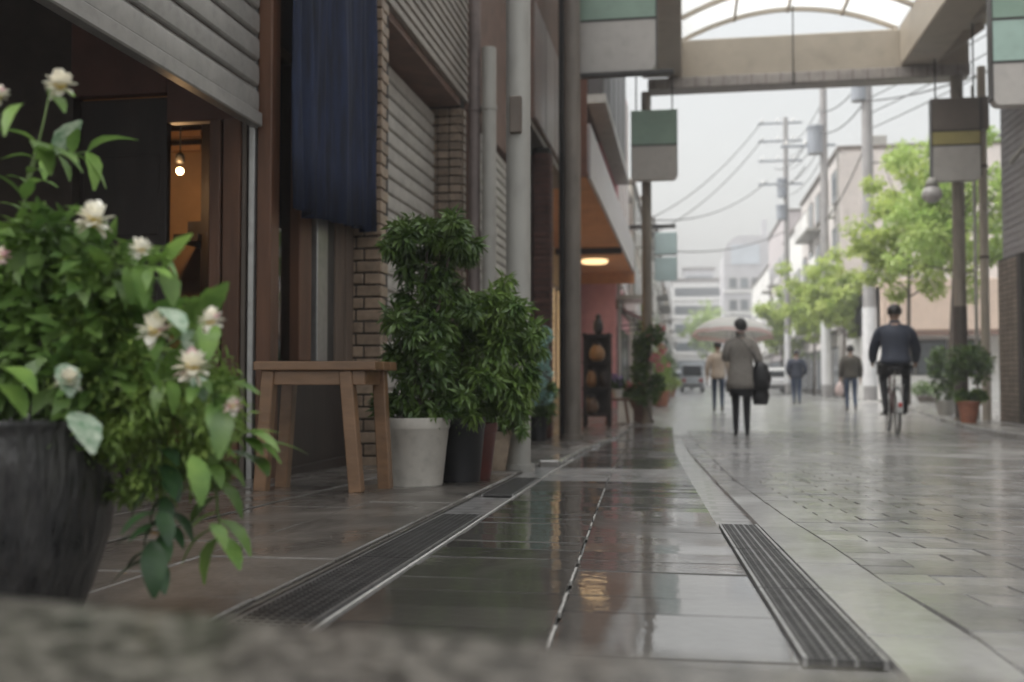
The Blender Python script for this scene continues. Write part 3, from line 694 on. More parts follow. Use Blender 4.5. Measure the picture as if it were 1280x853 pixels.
awning(-1.86, 29, 32, 2.9, 1.0, [mat('pink_canvas', (.65, .36, .37), .8), M_['white']], 1, 'pink and white striped awning on the pink house')
awning(-1.75, 36.5, 43, 2.9, .95, [M_['white']], 1, 'plain white awning on the cream house')
awning(-1.7, 46, 54, 3.0, 1.0, [mat('pale_green_canvas', (.42, .52, .42), .8)], 1, 'pale green awning on the white house')

# ================================================================== ARCADE
YA = 18.9; sA = lambda px, py: onY(px, py, YA)
arc = thing('shopping_arcade', 'beige steel arcade with a translucent barrel roof spanning the street', 'arcade', (2.2, YA, 0))
zb0, zb1, zb2 = sA(985, 108).z, sA(985, 94).z, sA(985, 46).z
xL, xR = -.62, 4.85
MB().box(sA(838, 0).x-.05, sA(1142, 0).x, YA-.12, YA+.12, zb1, zb2).build('beam', M_['beige'], arc, bevel=.02)
MB().box(xL, xR+.1, YA-.2, YA+.26, zb0, zb1-.003).build('beam_lip', mat('mauve_grey_steel', (.34, .31, .29), .5, .12, 3, dirt=.3), arc, bevel=.015)
for i in range(22): MB().box(xL+.1+.25*i, xL+.112+.25*i, YA-.206, YA-.199, zb0+.01, zb1-.01).build('lip_seam', M_['browngrey'], arc)
vx0, vx1 = sA(852, 0).x, sA(1122, 0).x; zs_, zc_ = sA(985, 44).z, sA(985, 12).z
cx = (vx0+vx1)/2; hw = (vx1-vx0)/2
def vault(t): x = -hw+2*hw*t; return cx+x, zs_+(zc_-zs_)*(1-(x/hw)**2)
poly = mat('ribbed_polycarbonate', (.93, .92, .87), .35, .03, 1.5, trans=.86, dirt=.05)
t_ = poly.node_tree; o_ = t_.nodes['Material Output']; old = o_.inputs['Surface'].links[0].from_socket      # clear-ish sheet: part of the light goes straight through
tr = t_.nodes.new('ShaderNodeBsdfTransparent'); ms = t_.nodes.new('ShaderNodeMixShader'); ms.inputs[0].default_value = .5
t_.links.new(old, ms.inputs[1]); t_.links.new(tr.outputs[0], ms.inputs[2]); t_.links.new(ms.outputs[0], o_.inputs['Surface'])
Y = YA; bays = []
while Y > 10: bays.append(Y); Y -= 1.2
for Y in bays:
    b = MB(); pts_ = [vault(i/16) for i in range(17)]
    for i in range(16): b.bar((pts_[i][0], Y, pts_[i][1]), (pts_[i+1][0], Y, pts_[i+1][1]), .06, .07)
    b.build('rib', M_['beige'], arc)
pc = {}
for k in range(4):
    b = MB(); q = [vault(k/4+j/16) for j in range(5)]
    for j in range(4): b.add([(q[j][0], .03, q[j][1]+.045), (q[j+1][0], .03, q[j+1][1]+.045), (q[j+1][0], 1.17, q[j+1][1]+.045), (q[j][0], 1.17, q[j][1]+.045)], [(0, 1, 2, 3)])
    pc[k] = b.mesh('roof_panel', poly, smooth=True)
for Y in bays[:-1]:
    for k in range(4): piece('roof_panel', pc[k], arc, (0, Y-1.2, 0))
for k in (1, 2, 3):
    x, z = vault(k/4); MB().box(x-.02, x+.02, 10.6, YA+.1, z-.03, z+.04).build('purlin', M_['beige'], arc)
# box girders along both sides
for x0, x1, nm in ((xL-.1, vx0, 'l'), (vx1, vx1+.62, 'r')):
    MB().box(x0, x1, 10.5, YA-.13, zb1+.02, zs_+.02).build('girder', M_['beige'], arc, bevel=.02)
MB().box(vx1+.62, xR+.3, 10.5, YA-.14, zb2-.1, zb2).build('eave', M_['beige'], arc, bevel=.01)
for i in range(5):
    Y = 10.9+1.9*i
    MB().bar((vx1+.6, Y, zb1+.1), (xR+.25, Y, zb2-.12), .1, .14).build('bracket', M_['beige'], arc)
# corner haunch by the right end
MB().prism([(sA(1142, 0).x, zb1), (xR+.1, zb1), (xR+.1, zb2+.3), (sA(1142, 0).x, zb2+.05)], YA-.128, YA+.128, f=lambda x, y, z: (x, z, y)).build('haunch', M_['beige'], arc)
p716 = G(716, 550); p808 = Vector((sA(807, 0).x, YA, 0)); p1190 = Vector((sA(1191, 0).x, YA-.15, .07))
def post(p, w_, m, zt, nm='post'):
    o = MB().tube([(p.x, p.y, p.z-.02), (p.x, p.y, zt)], w_, 20).build(nm, m, arc, smooth=True, angle=.9)
    MB().tube([(p.x, p.y, p.z-.01), (p.x, p.y, p.z+.06)], w_+.03, 20).build('collar', m, o, smooth=True, angle=.9)
    return o
post(p716, .098, mat('weathered_post', (.19, .165, .14), .5, .2, 3, dirt=.35, stretch=(1, 1, .4)), zb1)
tan = mat('tan_post', (.22, .19, .155), .5, .15, 3, dirt=.3, stretch=(1, 1, .4))
post(p808, .09, tan, zb0)
post(p1190, .105, tan, zb0)
post(Vector((4.95, 11.7, .09)), .1, tan, zb2)
MB().tube([(p1190.x, p1190.y, .07), (p1190.x, p1190.y, 2.05)], .112, 20).build('post_wrap', mat('dark_wrap', (.06, .048, .04), .6, .3, 6), arc, smooth=True, angle=.9)
MB().tube([(p716.x-.13, p716.y+.2, gz(12)), (p716.x-.13, p716.y+.2, zb1)], .05, 12).build('conduit', M_['darksteel'], arc, smooth=True, angle=.9)
# thin drop wire from crown to beam
cxn = sA(989, 0).x
MB().tube([(cxn, YA-.22, zc_), (cxn, YA-.22, zb0-.05)], .012, 6).build('drop_rod', M_['darksteel'], arc)
# ---------------- hanging banner signs
green = mat('green_sign_enamel', (.24, .35, .28), .35, .08, 3, dirt=.1)
teal = mat('teal_sign_enamel', (.36, .50, .44), .35, .08, 3, dirt=.1)
greyp = mat('grey_sign_enamel', (.46, .44, .41), .4, .06, 3, dirt=.12)
mustard = mat('mustard_sign_enamel', (.38, .33, .13), .4, .1, 4)
umber = mat('umber_sign_enamel', (.14, .115, .095), .45, .1, 3)
palebl = mat('pale_teal_enamel', (.36, .47, .46), .35, .08, 3)
def rrect(x0, x1, z0, z1, rb, rt, n=5):
    pts = []
    for (cx_, cz_, r_, a0) in ((x1-rb, z0+rb, rb, -90), (x1-rt, z1-rt, rt, 0), (x0+rt, z1-rt, rt, 90), (x0+rb, z0+rb, rb, 180)):
        for i in range(n): a = R(a0+90*i/(n-1)); pts.append((cx_+r_*math.cos(a), cz_+r_*math.sin(a)))
    return pts
def sign(label, Y, x0, x1, rows, rail=True, th=.16, rb=.08, nm='hanging_sign'):
    """rows: list of (y_top_px, y_bottom_px, material) from top to bottom"""
    a, c_ = onY(x0, 0, Y).x, onY(x1, 0, Y).x; Zs = [(onY((x0+x1)/2, t_, Y).z, onY((x0+x1)/2, b_, Y).z, m) for t_, b_, m in rows]
    t = thing(nm, label, 'sign', ((a+c_)/2, Y, Zs[-1][1]))
    f = lambda x, y, z: (x, z, y)
    for k, (z1, z0, m) in enumerate(Zs):
        last = k == len(Zs)-1
        MB().prism(rrect(a, c_, z0+.012, z1, rb if last else .01, .01), Y-th/2, Y+th/2, f).build('panel', m, t, bevel=.008)
    MB().box(a-.012, a-.001, Y-th/2-.006, Y+th/2+.006, Zs[-1][1]+rb, Zs[0][0]).build('edge_trim', M_['darksteel'], t); MB().box(c_+.001, c_+.012, Y-th/2-.006, Y+th/2+.006, Zs[-1][1]+rb, Zs[0][0]).build('edge_trim', M_['darksteel'], t)
    for k in range(len(Zs)-1): MB().box(a-.004, c_+.004, Y-th/2-.004, Y+th/2+.004, Zs[k][1]-.012, Zs[k][1]+.012).build('joint_strip', M_['darksteel'], t)
    if rail:
        for x in (a+.08, c_-.08): MB().tube([(x, Y, Zs[0][0]-.005), (x, Y, zb2)], .014, 8).build('hanger', M_['darksteel'], t)
    return t
sign('large hanging sign, green above grey, beside the weathered arcade post', 12.2, 720, 820, [(-45, 28, green), (28, 95, greyp)], rb=.10)
bx0 = onY(735, 0, 12.3).x; bx1 = onY(842, 0, 12.3).x; bz = onY(780, 100, 12.3).z
MB().box(p716.x-.1, bx1, 12.0, 12.1, bz-.03, bz+.02).build('sign_arm', M_['darksteel'], arc, bevel=.006)
sign('smaller hanging sign, green above grey, on the tan arcade post', YA-.25, 789, 845, [(139, 183, green), (183, 227, greyp)])
sign('hanging sign with grey panel under a mustard band and brown head', YA-.45, 1161, 1221, [(124, 165, umber), (165, 183, mustard), (183, 228, greyp)])
MB().box(onY(1221, 0, YA-.4).x+.015, onY(1232, 0, YA-.4).x, YA-.5, YA-.3, onY(1190, 165, YA-.4).z, onY(1190, 124, YA-.4).z).build('sign_box', umber, arc, bevel=.01)
sign('large hanging sign, two greens above grey, on the tiled shutter building side', 11.9, 1237, 1340, [(-40, 25, green), (25, 79, teal), (79, 134, greyp)], rb=.08)
tq = sign('pale teal double sign board on a bracket by the cream house', 34.0, 817, 844, [(291, 319, palebl), (322, 352, palebl)], rail=False, th=.12, nm='projecting_sign')
q = onY(814, 320, 34.0); MB().box(-1.86, onY(843, 0, 34).x, 33.97, 34.03, onY(820, 286, 34).z, onY(820, 281, 34).z).build('bracket', M_['darksteel'], tq)
MB().box(onY(820, 0, 34).x-.02, onY(820, 0, 34).x+.03, 33.97, 34.03, onY(820, 291, 34).z, onY(820, 281, 34).z).build('bracket', M_['darksteel'], tq)

# ================================================================== RIGHT SIDE
F6 = 5.45; YF = 18.75
b6 = thing('shutter_building', 'grey clad building with tiled pillars and closed brown shutter', 'building', (F6, YF, 0))
zf6 = onX(1240, 331, F6-.02).z
MB().box(F6+.05, 12, 4, YF, -.2, 8.5).build('wall', M_['browngrey'], b6)
clad = MB().box(F6, F6+.048, 4, YF+.02, zf6, 8.4).build('cladding', M_['browngrey'], b6)
me = MB().box(-.02, 0, 0, YF-8, 0, .115).mesh('slat', mat('violet_grey_cladding', (.26, .245, .245), .5, .1, 3, objvar=.06, dirt=.25), bevel=.006)
for i in range(30): piece('slat', me, clad, (F6, 8, zf6+.01+.125*i))
pil = MB().box(F6-.10, F6+.045, 17.55, YF, 0, zf6).build('pillar', M_['mortar'], b6)
tD = MB().box(-.12, .12, -.010, .02, -.036, .036).mesh('brick', mat('umber_tile', (.17, .135, .105), .5, .2, 20, objvar=.2), bevel=.004)
z = .12
while z < zf6-.04:
    for k in range(4): piece('brick', tD, pil, (F6-.10, YF-.14-.255*k, z), (0, 0, R(-90)))
    z += .085
s6 = MB().box(F6-.02, F6+.04, 10, 17.53, 0, .2).build('shutter', M_['browngrey'], b6)
me = slat(0, 7.5, .088).mesh('slat', mat('brown_shutter', (.22, .19, .16), .5, .12, 4, objvar=.06), smooth=True, angle=.5)
for i in range(int((zf6-.2)/.0895)): o = piece('slat', me, s6, (F6-.02, 17.52, .2+i*.0895), (0, 0, math.pi))
wp = G(1234, 531); wp.z = .075
t = thing('drain_pipe', 'beige down pipe at the corner of the shutter building', 'pipe', wp)
MB().tube([(wp.x, wp.y, .06), (wp.x, wp.y, 6.3)], .075, 16).build('pipe', M_['beige'], t, smooth=True, angle=.9)
for z in (1.2, 2.9, 4.5): MB().tube([(wp.x, wp.y, z), (wp.x, wp.y, z+.05)], .088, 16).build('clip', M_['browngrey'], t, smooth=True, angle=.9)
MB().tube([(wp.x-.12, wp.y+.1, .06), (wp.x-.12, wp.y+.1, 6)], .03, 10).build('conduit', M_['paint'], t, smooth=True, angle=.9)
MB().bar((F6-.2, 17.6, 4.3), (F6+.0, 16.5, 4.75), .06).build('brace', M_['paint'], t)
# round street lamp hung below the mustard sign
lp = onY(1165, 243, YA-.6)
t = thing('globe_lamp', 'round grey globe lamp hanging under the mustard banded sign', 'lamp', lp)
MB().ball(lp, (.17, .17, .15), 16, 10).build('globe', mat('frosted_globe', (.50, .48, .47), .35, .1, 4), t, smooth=True)
MB().lathe([(.05, .28), (.09, .22), (.12, .13)], lp, 16).build('cap', M_['paint'], t, smooth=True)
MB().tube([(lp.x, lp.y, lp.z+.27), (lp.x, lp.y, onY(1165, 226, YA-.45).z)], .016, 8).build('stem', M_['darksteel'], t)
# low beige shop with broad blank fascia
beigew = mat('salmon_beige_render', (.60, .47, .38), .75, .08, 1.5, .05, 20, dirt=.1)
bs = onY(1095, 415, 38); 
b7 = thing('beige_shop', 'low shop with a broad blank salmon beige fascia behind the cyclist', 'shop', (8, 38, 0))
x0, x1 = onY(1097, 0, 38).x, onY(1232, 0, 38).x
z415, z370, z428 = onY(1150, 415, 38).z, onY(1150, 352, 38).z, onY(1150, 430, 38).z
MB().box(x0, 16, 38.3, 46, 0, z370-.1).build('wall', M_['white'], b7)
MB().box(x0, 16, 37.0, 46, z415, z370).build('fascia', beigew, b7, bevel=.03)
MB().box(x0-.1, 16, 36.95, 37.1, z428+.25, z415-.02).build('fascia_trim', M_['brown'], b7)
gmw = MATS['far_window_glass']
for px0, px1 in ((1098, 1136), (1139, 1176), (1179, 1228)):
    w_ = MB().box(onY(px0, 0, 38.2).x, onY(px1, 0, 38.2).x, 38.2, 38.31, .95, z428+.15).build('window', M_['darksteel'], b7)
    MB().box(onY(px0, 0, 38.2).x+.07, onY(px1, 0, 38.2).x-.07, 38.19, 38.202, 1.02, z428+.05).build('pane', gmw, w_)
MB().box(x0, 16, 38.1, 38.29, 0, .93).build('plinth', M_['white'], b7)
# pale apartment block and white row
f7 = 6.9
facade('apartment_block', 'pale grey apartment block standing behind the street trees', f7, 47, 62, onX(1062, 204, f7).z if False else 11.0, mat('pale_mauve_render', (.60, .56, .53), .7, .08, 1, dirt=.15), 5, 3, z0=3.0, side=-1, depth=14, frame='browngrey')
facade('white_shop_house', 'white shop house beyond the pale apartment block', 7.2, 62.2, 76, 10.5, M_['white'], 5, 2, z0=3.0, side=-1, frame='paint')
facade('brown_gabled_house', 'mauve grey house between white houses on the tree side', 7.4, 76.2, 92, 13, mat('mauve_render', (.46, .42, .42), .7, .1, 1), 5, 3, side=-1)
facade('far_white_house', 'white house before the round-topped tower block', 7.6, 92.2, 118, 11, M_['white'], 7, 2, side=-1)
# round-topped block that closes the street
tw = thing('tower_block', 'grey mid-rise block with a rounded roof corner and broad top window', 'building', (8, 128, 0))
Yt = 128; a0, a1 = onY(902, 0, Yt).x, onY(957, 0, Yt).x; zt_ = onY(930, 294, Yt).z
poly_ = [(a0, -.2), (a1+2, -.2), (a1+2, zt_-.3), (a0+2.4, zt_)]+[(a0+2.4-2.4*math.sin(R(9*i)), zt_-2.6+2.6*math.cos(R(9*i))) for i in range(1, 11)]
tg = mat('tower_render', (.46, .45, .46), .7, .08, .6, dirt=.12)
MB().prism(poly_, Yt, Yt+14, f=lambda x, y, z: (x, z, y)).build('wall', tg, tw)
MB().box(a0+.9, a1-1.0, Yt-.08, Yt+.05, zt_-3.6, zt_-1.2).build('window', mat('pale_glass', (.5, .54, .58), .2, .1, .5), tw)
for i in range(4):
    for k in range(4):
        w_ = MB().box(a0+.6+1.35*k, a0+1.6+1.35*k, Yt-.07, Yt+.05, zt_-6.6-2.7*i, zt_-5.2-2.7*i).build('window', M_['paint'], tw)
        MB().box(a0+.68+1.35*k, a0+1.52+1.35*k, Yt-.085, Yt-.068, zt_-6.5-2.7*i, zt_-5.3-2.7*i).build('pane', gmw, w_)
    MB().box(a0-.1, a1+.3, Yt-.15, Yt+.02, zt_-7.05-2.7*i, zt_-6.8-2.7*i).build('balcony_band', M_['white'], tw)
MB().box(a1-.6, a1+.1, Yt+2, Yt+3, zt_-.4, zt_+2.2).build('chimney', tg, tw)
for lab, px0, px1, py, Yk, m in (('wide pale office block closing the street end', 838, 905, 352, 165, M_['white']), ('grey flat-roofed block rising behind the wide office block', 852, 890, 338, 190, tg)):
    t = thing('office_block', lab, 'building', (onY(px0, 0, Yk).x, Yk, 0)); p, q = onY(px0, 0, Yk).x, onY(px1, 0, Yk).x; zt_ = onY(870, py, Yk).z
    MB().box(p, q, Yk, Yk+12, -.2, zt_).build('wall', m, t); MB().box(p-.2, q+.2, Yk-.2, Yk+12, zt_, zt_+.5).build('roof', M_['browngrey'], t)
    for i in range(5):
        w_ = MB().box(p+.4, q-.4, Yk-.08, Yk+.05, zt_-2.4-2.9*i, zt_-1.0-2.9*i).build('window_band', gmw, t)
        MB().box(p, q, Yk-.3, Yk+.02, zt_-2.95-2.9*i, zt_-2.5-2.9*i).build('balcony_band', M_['white'], t)
facade('low_block', 'low pale block at the street end beside the teal sign', -1.7, 118.2, 160, 11, M_['white'], 8, 2)

# ================================================================== POLES, CABLES, TREES
conc = mat('concrete_pole', (.27, .26, .255), .75, .12, 3, .1, 40)
trf = mat('transformer_grey', (.25, .27, .30), .5, .1, 3)
def pole(px, Y, r_, h, label, base=None):
    p = onY(px, 475, Y); p.z = .0 if Y > 60 else .06
    t = thing('utility_pole', label, 'utility pole', p)
    MB().tube([(p.x, p.y, p.z), (p.x, p.y, h)], [r_, r_*.72], 16).build('shaft', conc, t, smooth=True, angle=.9)
    MB().tube([(p.x, p.y, p.z+.5), (p.x, p.y, 3.3)], [r_+.012, r_+.008], 16).build('poster_wrap', mat('white_wrap', (.62, .62, .62), .6, .1, 3), t, smooth=True, angle=.9)
    return t, p
def xarm(t, p, z, w0, w1, ins=3):
    a = MB().box(p.x+w0, p.x+w1, p.y-.05, p.y+.05, z-.05, z+.05).build('cross_arm', trf, t)
    for k in range(ins):
        x = p.x+w0+(w1-w0)*(k+.3)/(ins-.1); MB().lathe([(.03, 0), (.06, .05), (.04, .1), (.06, .15), (.02, .22)], (x, p.y, z+.05), 10).build('insulator', M_['white'], a, smooth=True)
def tank(t, p, px0, px1, py0, py1, Y):
    a, c_ = onY(px0, 0, Y).x, onY(px1, 0, Y).x; z1, z0 = onY(px0, py0, Y).z, onY(px0, py1, Y).z
    o = MB().tube([((a+c_)/2, Y, z0), ((a+c_)/2, Y, z1)], (c_-a)/2, 14).build('transformer', trf, t, smooth=True, angle=.9)
    MB().tube([((a+c_)/2, Y, z1-.08), ((a+c_)/2, Y, z1+.04)], (c_-a)/2+.03, 14).build('lid', trf, o, smooth=True, angle=.9)
    MB().box(min(p.x, (a+c_)/2), max(p.x, (a+c_)/2), Y-.04, Y+.04, z0+.15, z0+.25).build('mount', trf, o)
tA_, pA = pole(1088, 37.3, .24, 12.8, 'stout concrete utility pole beside the cyclist'); tank(tA_, pA, 1062, 1082, 104, 127, 37.3)
tB_, pB = pole(1033, 45.5, .20, 14.2, 'concrete utility pole with one grey transformer, before the apartment block'); tank(tB_, pB, 1007, 1027, 160, 193, 45.5); xarm(tB_, pB, 10.9, -1.8, .5)
tC_, pC = pole(985, 58, .17, 15.3, 'slim concrete utility pole with two small transformers and several cross arms')
tank(tC_, pC, 969, 981, 225, 247, 58); tank(tC_, pC, 968, 981, 258, 275, 58)
for z in (15.0, 14.0, 12.9, 11.6): xarm(tC_, pC, z, -1.5, .9)
def cable(a, c_, sag, r_=.026):
    a, c_ = Vector(a), Vector(c_); q = [a.lerp(c_, i/24)-Vector((0, 0, sag*4*(i/24)*(1-i/24))) for i in range(25)]
    tag(MB().tube(q, r_, 5).build('overhead_cable', M_['darksteel'], None), 'thin dark overhead cable strung between the street poles and houses', 'cable', 'overhead cables')
for z in (15.0, 14.0): cable((pC.x-1.2, 58, z+.2), (-1.9, 50+(z-12), z-6.0), .7)
cable((pC.x-1.0, 58, 11.8), (-1.8, 42, 7.4), .8); cable((pC.x, 58, 9.0), (-1.8, 45, 6.6), .6)
for z in (10.9, 10.0): cable((pB.x-.8, 45.5, z), (pC.x-.6, 58, z+1.6), .4); cable((pB.x-.2, 45.5, z+1.5), (pA.x-.2, 37.3, z+.4), .35)
cable((pA.x, 37.3, 12.0), (8.6, 23, 9.4), .3); cable((pA.x, 37.3, 10.6), (8.6, 22, 8.2), .4); cable((pA.x, 37.3, 9.2), (pB.x, 45.5, 7.6), .3); cable((pA.x+.1, 37.3, 8.4), (9.5, 25, 7.4), .4)
cable((pB.x, 45.5, 13.6), (pA.x, 37.3, 12.4), .25); cable((pC.x, 58, 8.0), (7.4, 76, 8.5), .4)
for k in range(5): cable((pA.x+.1, 37.3, 11.8-.55*k), (9.8+.3*k, 24-1.2*k, 11.5-.5*k), .25, .018); cable((pB.x, 45.5, 12.9-.6*k), (pC.x+.2, 58, 13.8-.7*k), .35, .018)
bark = mat('bark', (.09, .07, .055), .85, .3, 12, .4, 40)
lf_t = mat('spring_leaf', (.30, .41, .08), .5, col2=(.55, .62, .2), scale=2.2, trans=.5)
lf_t2 = mat('fresh_leaf', (.27, .41, .09), .5, col2=(.52, .62, .22), scale=2.2, trans=.5)
def tree(label, x, Y, h, cr, z0, n, m, size=.14, seed=1, lean=.1):
    r = np.random.default_rng(seed); rr = random.Random(seed)
    t = thing('street_tree', label, 'tree', (x, Y, .07), group='young street trees along the kerb')
    top = Vector((x+lean, Y, z0+(h-z0)*.55))
    b = MB().tube([(x, Y, 0.05), (x+lean*.3, Y+.03, z0*.5), (x+lean*.6, Y, z0), top], [.075, .06, .05, .02], 9); ends = []
    for i in range(13):
        a = i*2.4+rr.uniform(-.4, .4); zz = z0-.25+(h-z0)*(.02+.045*i); L = cr*rr.uniform(.55, .95)*(1-.3*i/13)
        s = Vector((x+lean*.7, Y, zz)); e = s+Vector((math.cos(a)*L, math.sin(a)*L, rr.uniform(.25, .75)*cr)); mid = s.lerp(e, .5)+Vector((0, 0, -.08))
        b.tube([s, mid, e], [.028, .018, .006], 6); ends += [(e, L), (mid, L)]
    ends.append((Vector((x+lean, Y, h-.5)), cr*.6)); ends.append((Vector((x+lean, Y, h-1.1)), cr*.6))
    b.build('trunk', bark, t, smooth=True)
    cs = []
    for e, L in ends:
        for _ in range(2):
            q = e+Vector((rr.gauss(0, .22), rr.gauss(0, .22), rr.gauss(0, .18)))*cr*.8; s = rr.uniform(.16, .34)*cr*.75; cs.append(((q.x, q.y, q.z), s, s, s*.75))
    p, d = lumps(n, cs, r, .25); d[:, 2] -= .35
    foliage('crown', p, d, size, m, t, .6, .6, r)
tree('street tree with pale green leaves beside the tan arcade post', onY(1178, 0, 27).x, 27, 7.4, 1.75, 3.5, 9500, lf_t2, .15, 3, .3)
tree('street tree with pale green crown directly behind the cyclist', onY(1128, 0, 30.5).x, 30.5, 7.2, 2.0, 3.3, 10500, lf_t, .15, 4)
tree('street tree with yellow green crown between two concrete poles', onY(1048, 0, 43).x, 43, 6.2, 1.6, 2.7, 4800, lf_t, .21, 5)
tree('street tree with yellow green crown under the slim pole', onY(1012, 0, 50).x, 50, 6.4, 1.8, 2.6, 4800, lf_t, .22, 6)
tree('small street tree beside the white umbrella', onY(972, 0, 62).x, 62, 6.2, 1.9, 2.5, 4000, lf_t, .26, 8)
tree('small tree growing before the wide office block', onY(880, 0, 120).x, 120, 9.5, 3.0, 3.5, 2200, lf_t2, .45, 9)

# ================================================================== NEAR PLANTS
soil = mat('potting_soil', (.035, .026, .02), .95, .3, 30, .4, 90)
leaf_d = mat('shrub_leaf', (.035, .08, .022), .33, col2=(.15, .23, .055), scale=8, trans=.2)
leaf_m = mat('bright_shrub_leaf', (.055, .12, .026), .33, col2=(.21, .31, .07), scale=8, trans=.25)
fern_m = mat('fern_leaf', (.11, .20, .04), .5, col2=(.32, .44, .10), scale=25, trans=.3)
leaf_f = mat('lantana_leaf', (.085, .18, .04), .45, col2=(.22, .35, .08), scale=14, objvar=.3, trans=.28)
leaf_v = mat('variegated_leaf', (.14, .26, .15), .45, col2=(.55, .62, .5), scale=70, objvar=.15, trans=.25)
leaf_k = mat('dark_ovate_leaf', (.014, .042, .016), .35, col2=(.035, .08, .025), scale=30, objvar=.2, trans=.15)
stemm = mat('green_stem', (.10, .15, .045), .6, .3, 20)
# ---- big dark planter with flowering lantana
S0 = G(-15, 792); sc = FPX/((S0.y*ca-S0.x*sa)*cp)          # pixels per metre at the planter
big = thing('potted_lantana', 'large dark glazed planter with a trailing lantana in white and pink flower', 'potted plant', S0)
rr_ = 147/sc; zr = onY(-15, 521, S0.y).z; H = zr-S0.z
glz = mat('dark_glazed_ceramic', (.014, .014, .016), .2, col2=(.065, .062, .06), scale=30, bump=1., bscale=34, stretch=(1.6, 1.6, .42), spec=.6)
prof_ = [(.62, 0), (.70, .04), (.82, .2), (.96, .45), (1.01, .7), (1.005, .86), (.985, .93), (.99, .955), (1.01, .97), (1.01, .99), (.99, 1.0), (.93, 1.0), (.91, .985), (.90, .9), (.02, .88)]
MB().lathe([(r*rr_, z*H) for r, z in prof_], S0, 48).build('pot', glz, big, smooth=True, angle=1.0)
MB().lathe([(.90*rr_, .915*H), (.5*rr_, .94*H), (.01, .95*H)], S0, 24).build('soil', soil, big, smooth=True)
def bp(px, py, dy=0.): return onY(px, py, S0.y+dy)
lmesh = [leaf_mesh('leaf', leaf_f, 1, .56, c_, .2, .12, 8) for c_ in (.1, .3, .55)]; lv = leaf_mesh('leaf', leaf_v, 1, .72, .2, .15, .1, 8); lk = leaf_mesh('leaf', leaf_k, 1, .52, .25, .2, 0, 8)
base = Vector((S0.x, S0.y, zr))
rl = random.Random(11)
stems = [[(10, 520), (14, 400), (28, 250), (62, 118)], [(60, 530), (70, 430), (95, 340), (118, 280)], [(60, 520), (110, 420), (160, 350), (178, 315)], [(80, 520), (150, 450), (180, 420), (192, 412)],
         [(90, 520), (180, 450), (235, 415), (262, 402)], [(90, 525), (170, 470), (220, 462), (240, 458)], [(90, 530), (190, 480), (245, 470), (285, 508)], [(70, 530), (85, 500), (92, 485), (86, 476)],
         [(-40, 520), (-30, 400), (-10, 330), (2, 318)], [(20, 520), (30, 440), (25, 360), (30, 300)], [(100, 530), (160, 500), (200, 560), (210, 640), (192, 700)], [(100, 525), (200, 500), (260, 560), (272, 640), (282, 680)],
         [(100, 525), (220, 520), (262, 590), (300, 540), (318, 570)], [(40, 520), (90, 400), (150, 330), (205, 335)], [(0, 520), (10, 330), (40, 200), (110, 190)], [(70, 525), (140, 420), (200, 400), (225, 390)]]
for k, s_ in enumerate(stems):
    dy = rl.uniform(-.10, .06); q = [bp(x, y, dy*i/(len(s_)-1)) for i, (x, y) in enumerate(s_)]
    fine = []
    for i in range(len(q)-1):
        for j in range(4):
            fine.append(q[i].lerp(q[i+1], j/4)+Vector((rl.gauss(0, .002), rl.gauss(0, .002), 0)))
    fine.append(q[-1])
    MB().tube(fine, [.0032-.0022*i/len(fine) for i in range(len(fine))], 6).build('stem', stemm, big, smooth=True)
    for i in range(2, len(fine), 1):
        if k in (10, 11, 12) and i < 8: continue
        d = (fine[i]-fine[i-1]).normalized()
        for sgn in (-1, 1):
            if rl.random() < .12: continue
            side = d.cross(Vector((0, -1, 0))).normalized()*sgn
            v = (d*.5+side*.8+Vector((rl.gauss(0, .3), rl.uniform(-.75, .1), rl.uniform(-.3, .35)))).normalized()
            big_ = rl.uniform(30, 56)/sc*(1.1 if i > 9 else .95)
            if k == 10: me, big_ = lk, rl.uniform(38, 58)/sc
            elif rl.random() < .04: me = lv
            else: me = rl.choice(lmesh)
            piece('leaf', me, big, fine[i], aim(v), (big_,)*3)
# a few placed leaves that stand out in front
for (x, y, dx, dy_, L, me) in [(92, 515, 30, 45, 62, lv), (80, 455, 12, 42, 46, lv), (190, 676, 4, 58, 62, lk), (200, 640, 14, 34, 46, lk), (196, 640, -38, 14, 44, lk), (170, 336, 58, 8, 58, lmesh[0]), (0, 460, 62, 14, 66, lmesh[1]), (0, 480, 45, 30, 60, lmesh[1]), (200, 385, 42, 26, 52, lv), (60, 118, 45, 20, 40, lmesh[1]), (45, 190, 70, 8, 70, lmesh[0]), (40, 175, 45, 45, 55, lmesh[1]), (30, 130, -25, 10, 45, lmesh[2]), (240, 570, 20, 60, 56, lmesh[1]), (265, 655, 25, 28, 38, lmesh[1])]:
    p = bp(x, y, -.11); e = bp(x+dx, y+dy_, -.14); piece('leaf', me, big, p, aim(e-p), (L/sc,)*3)
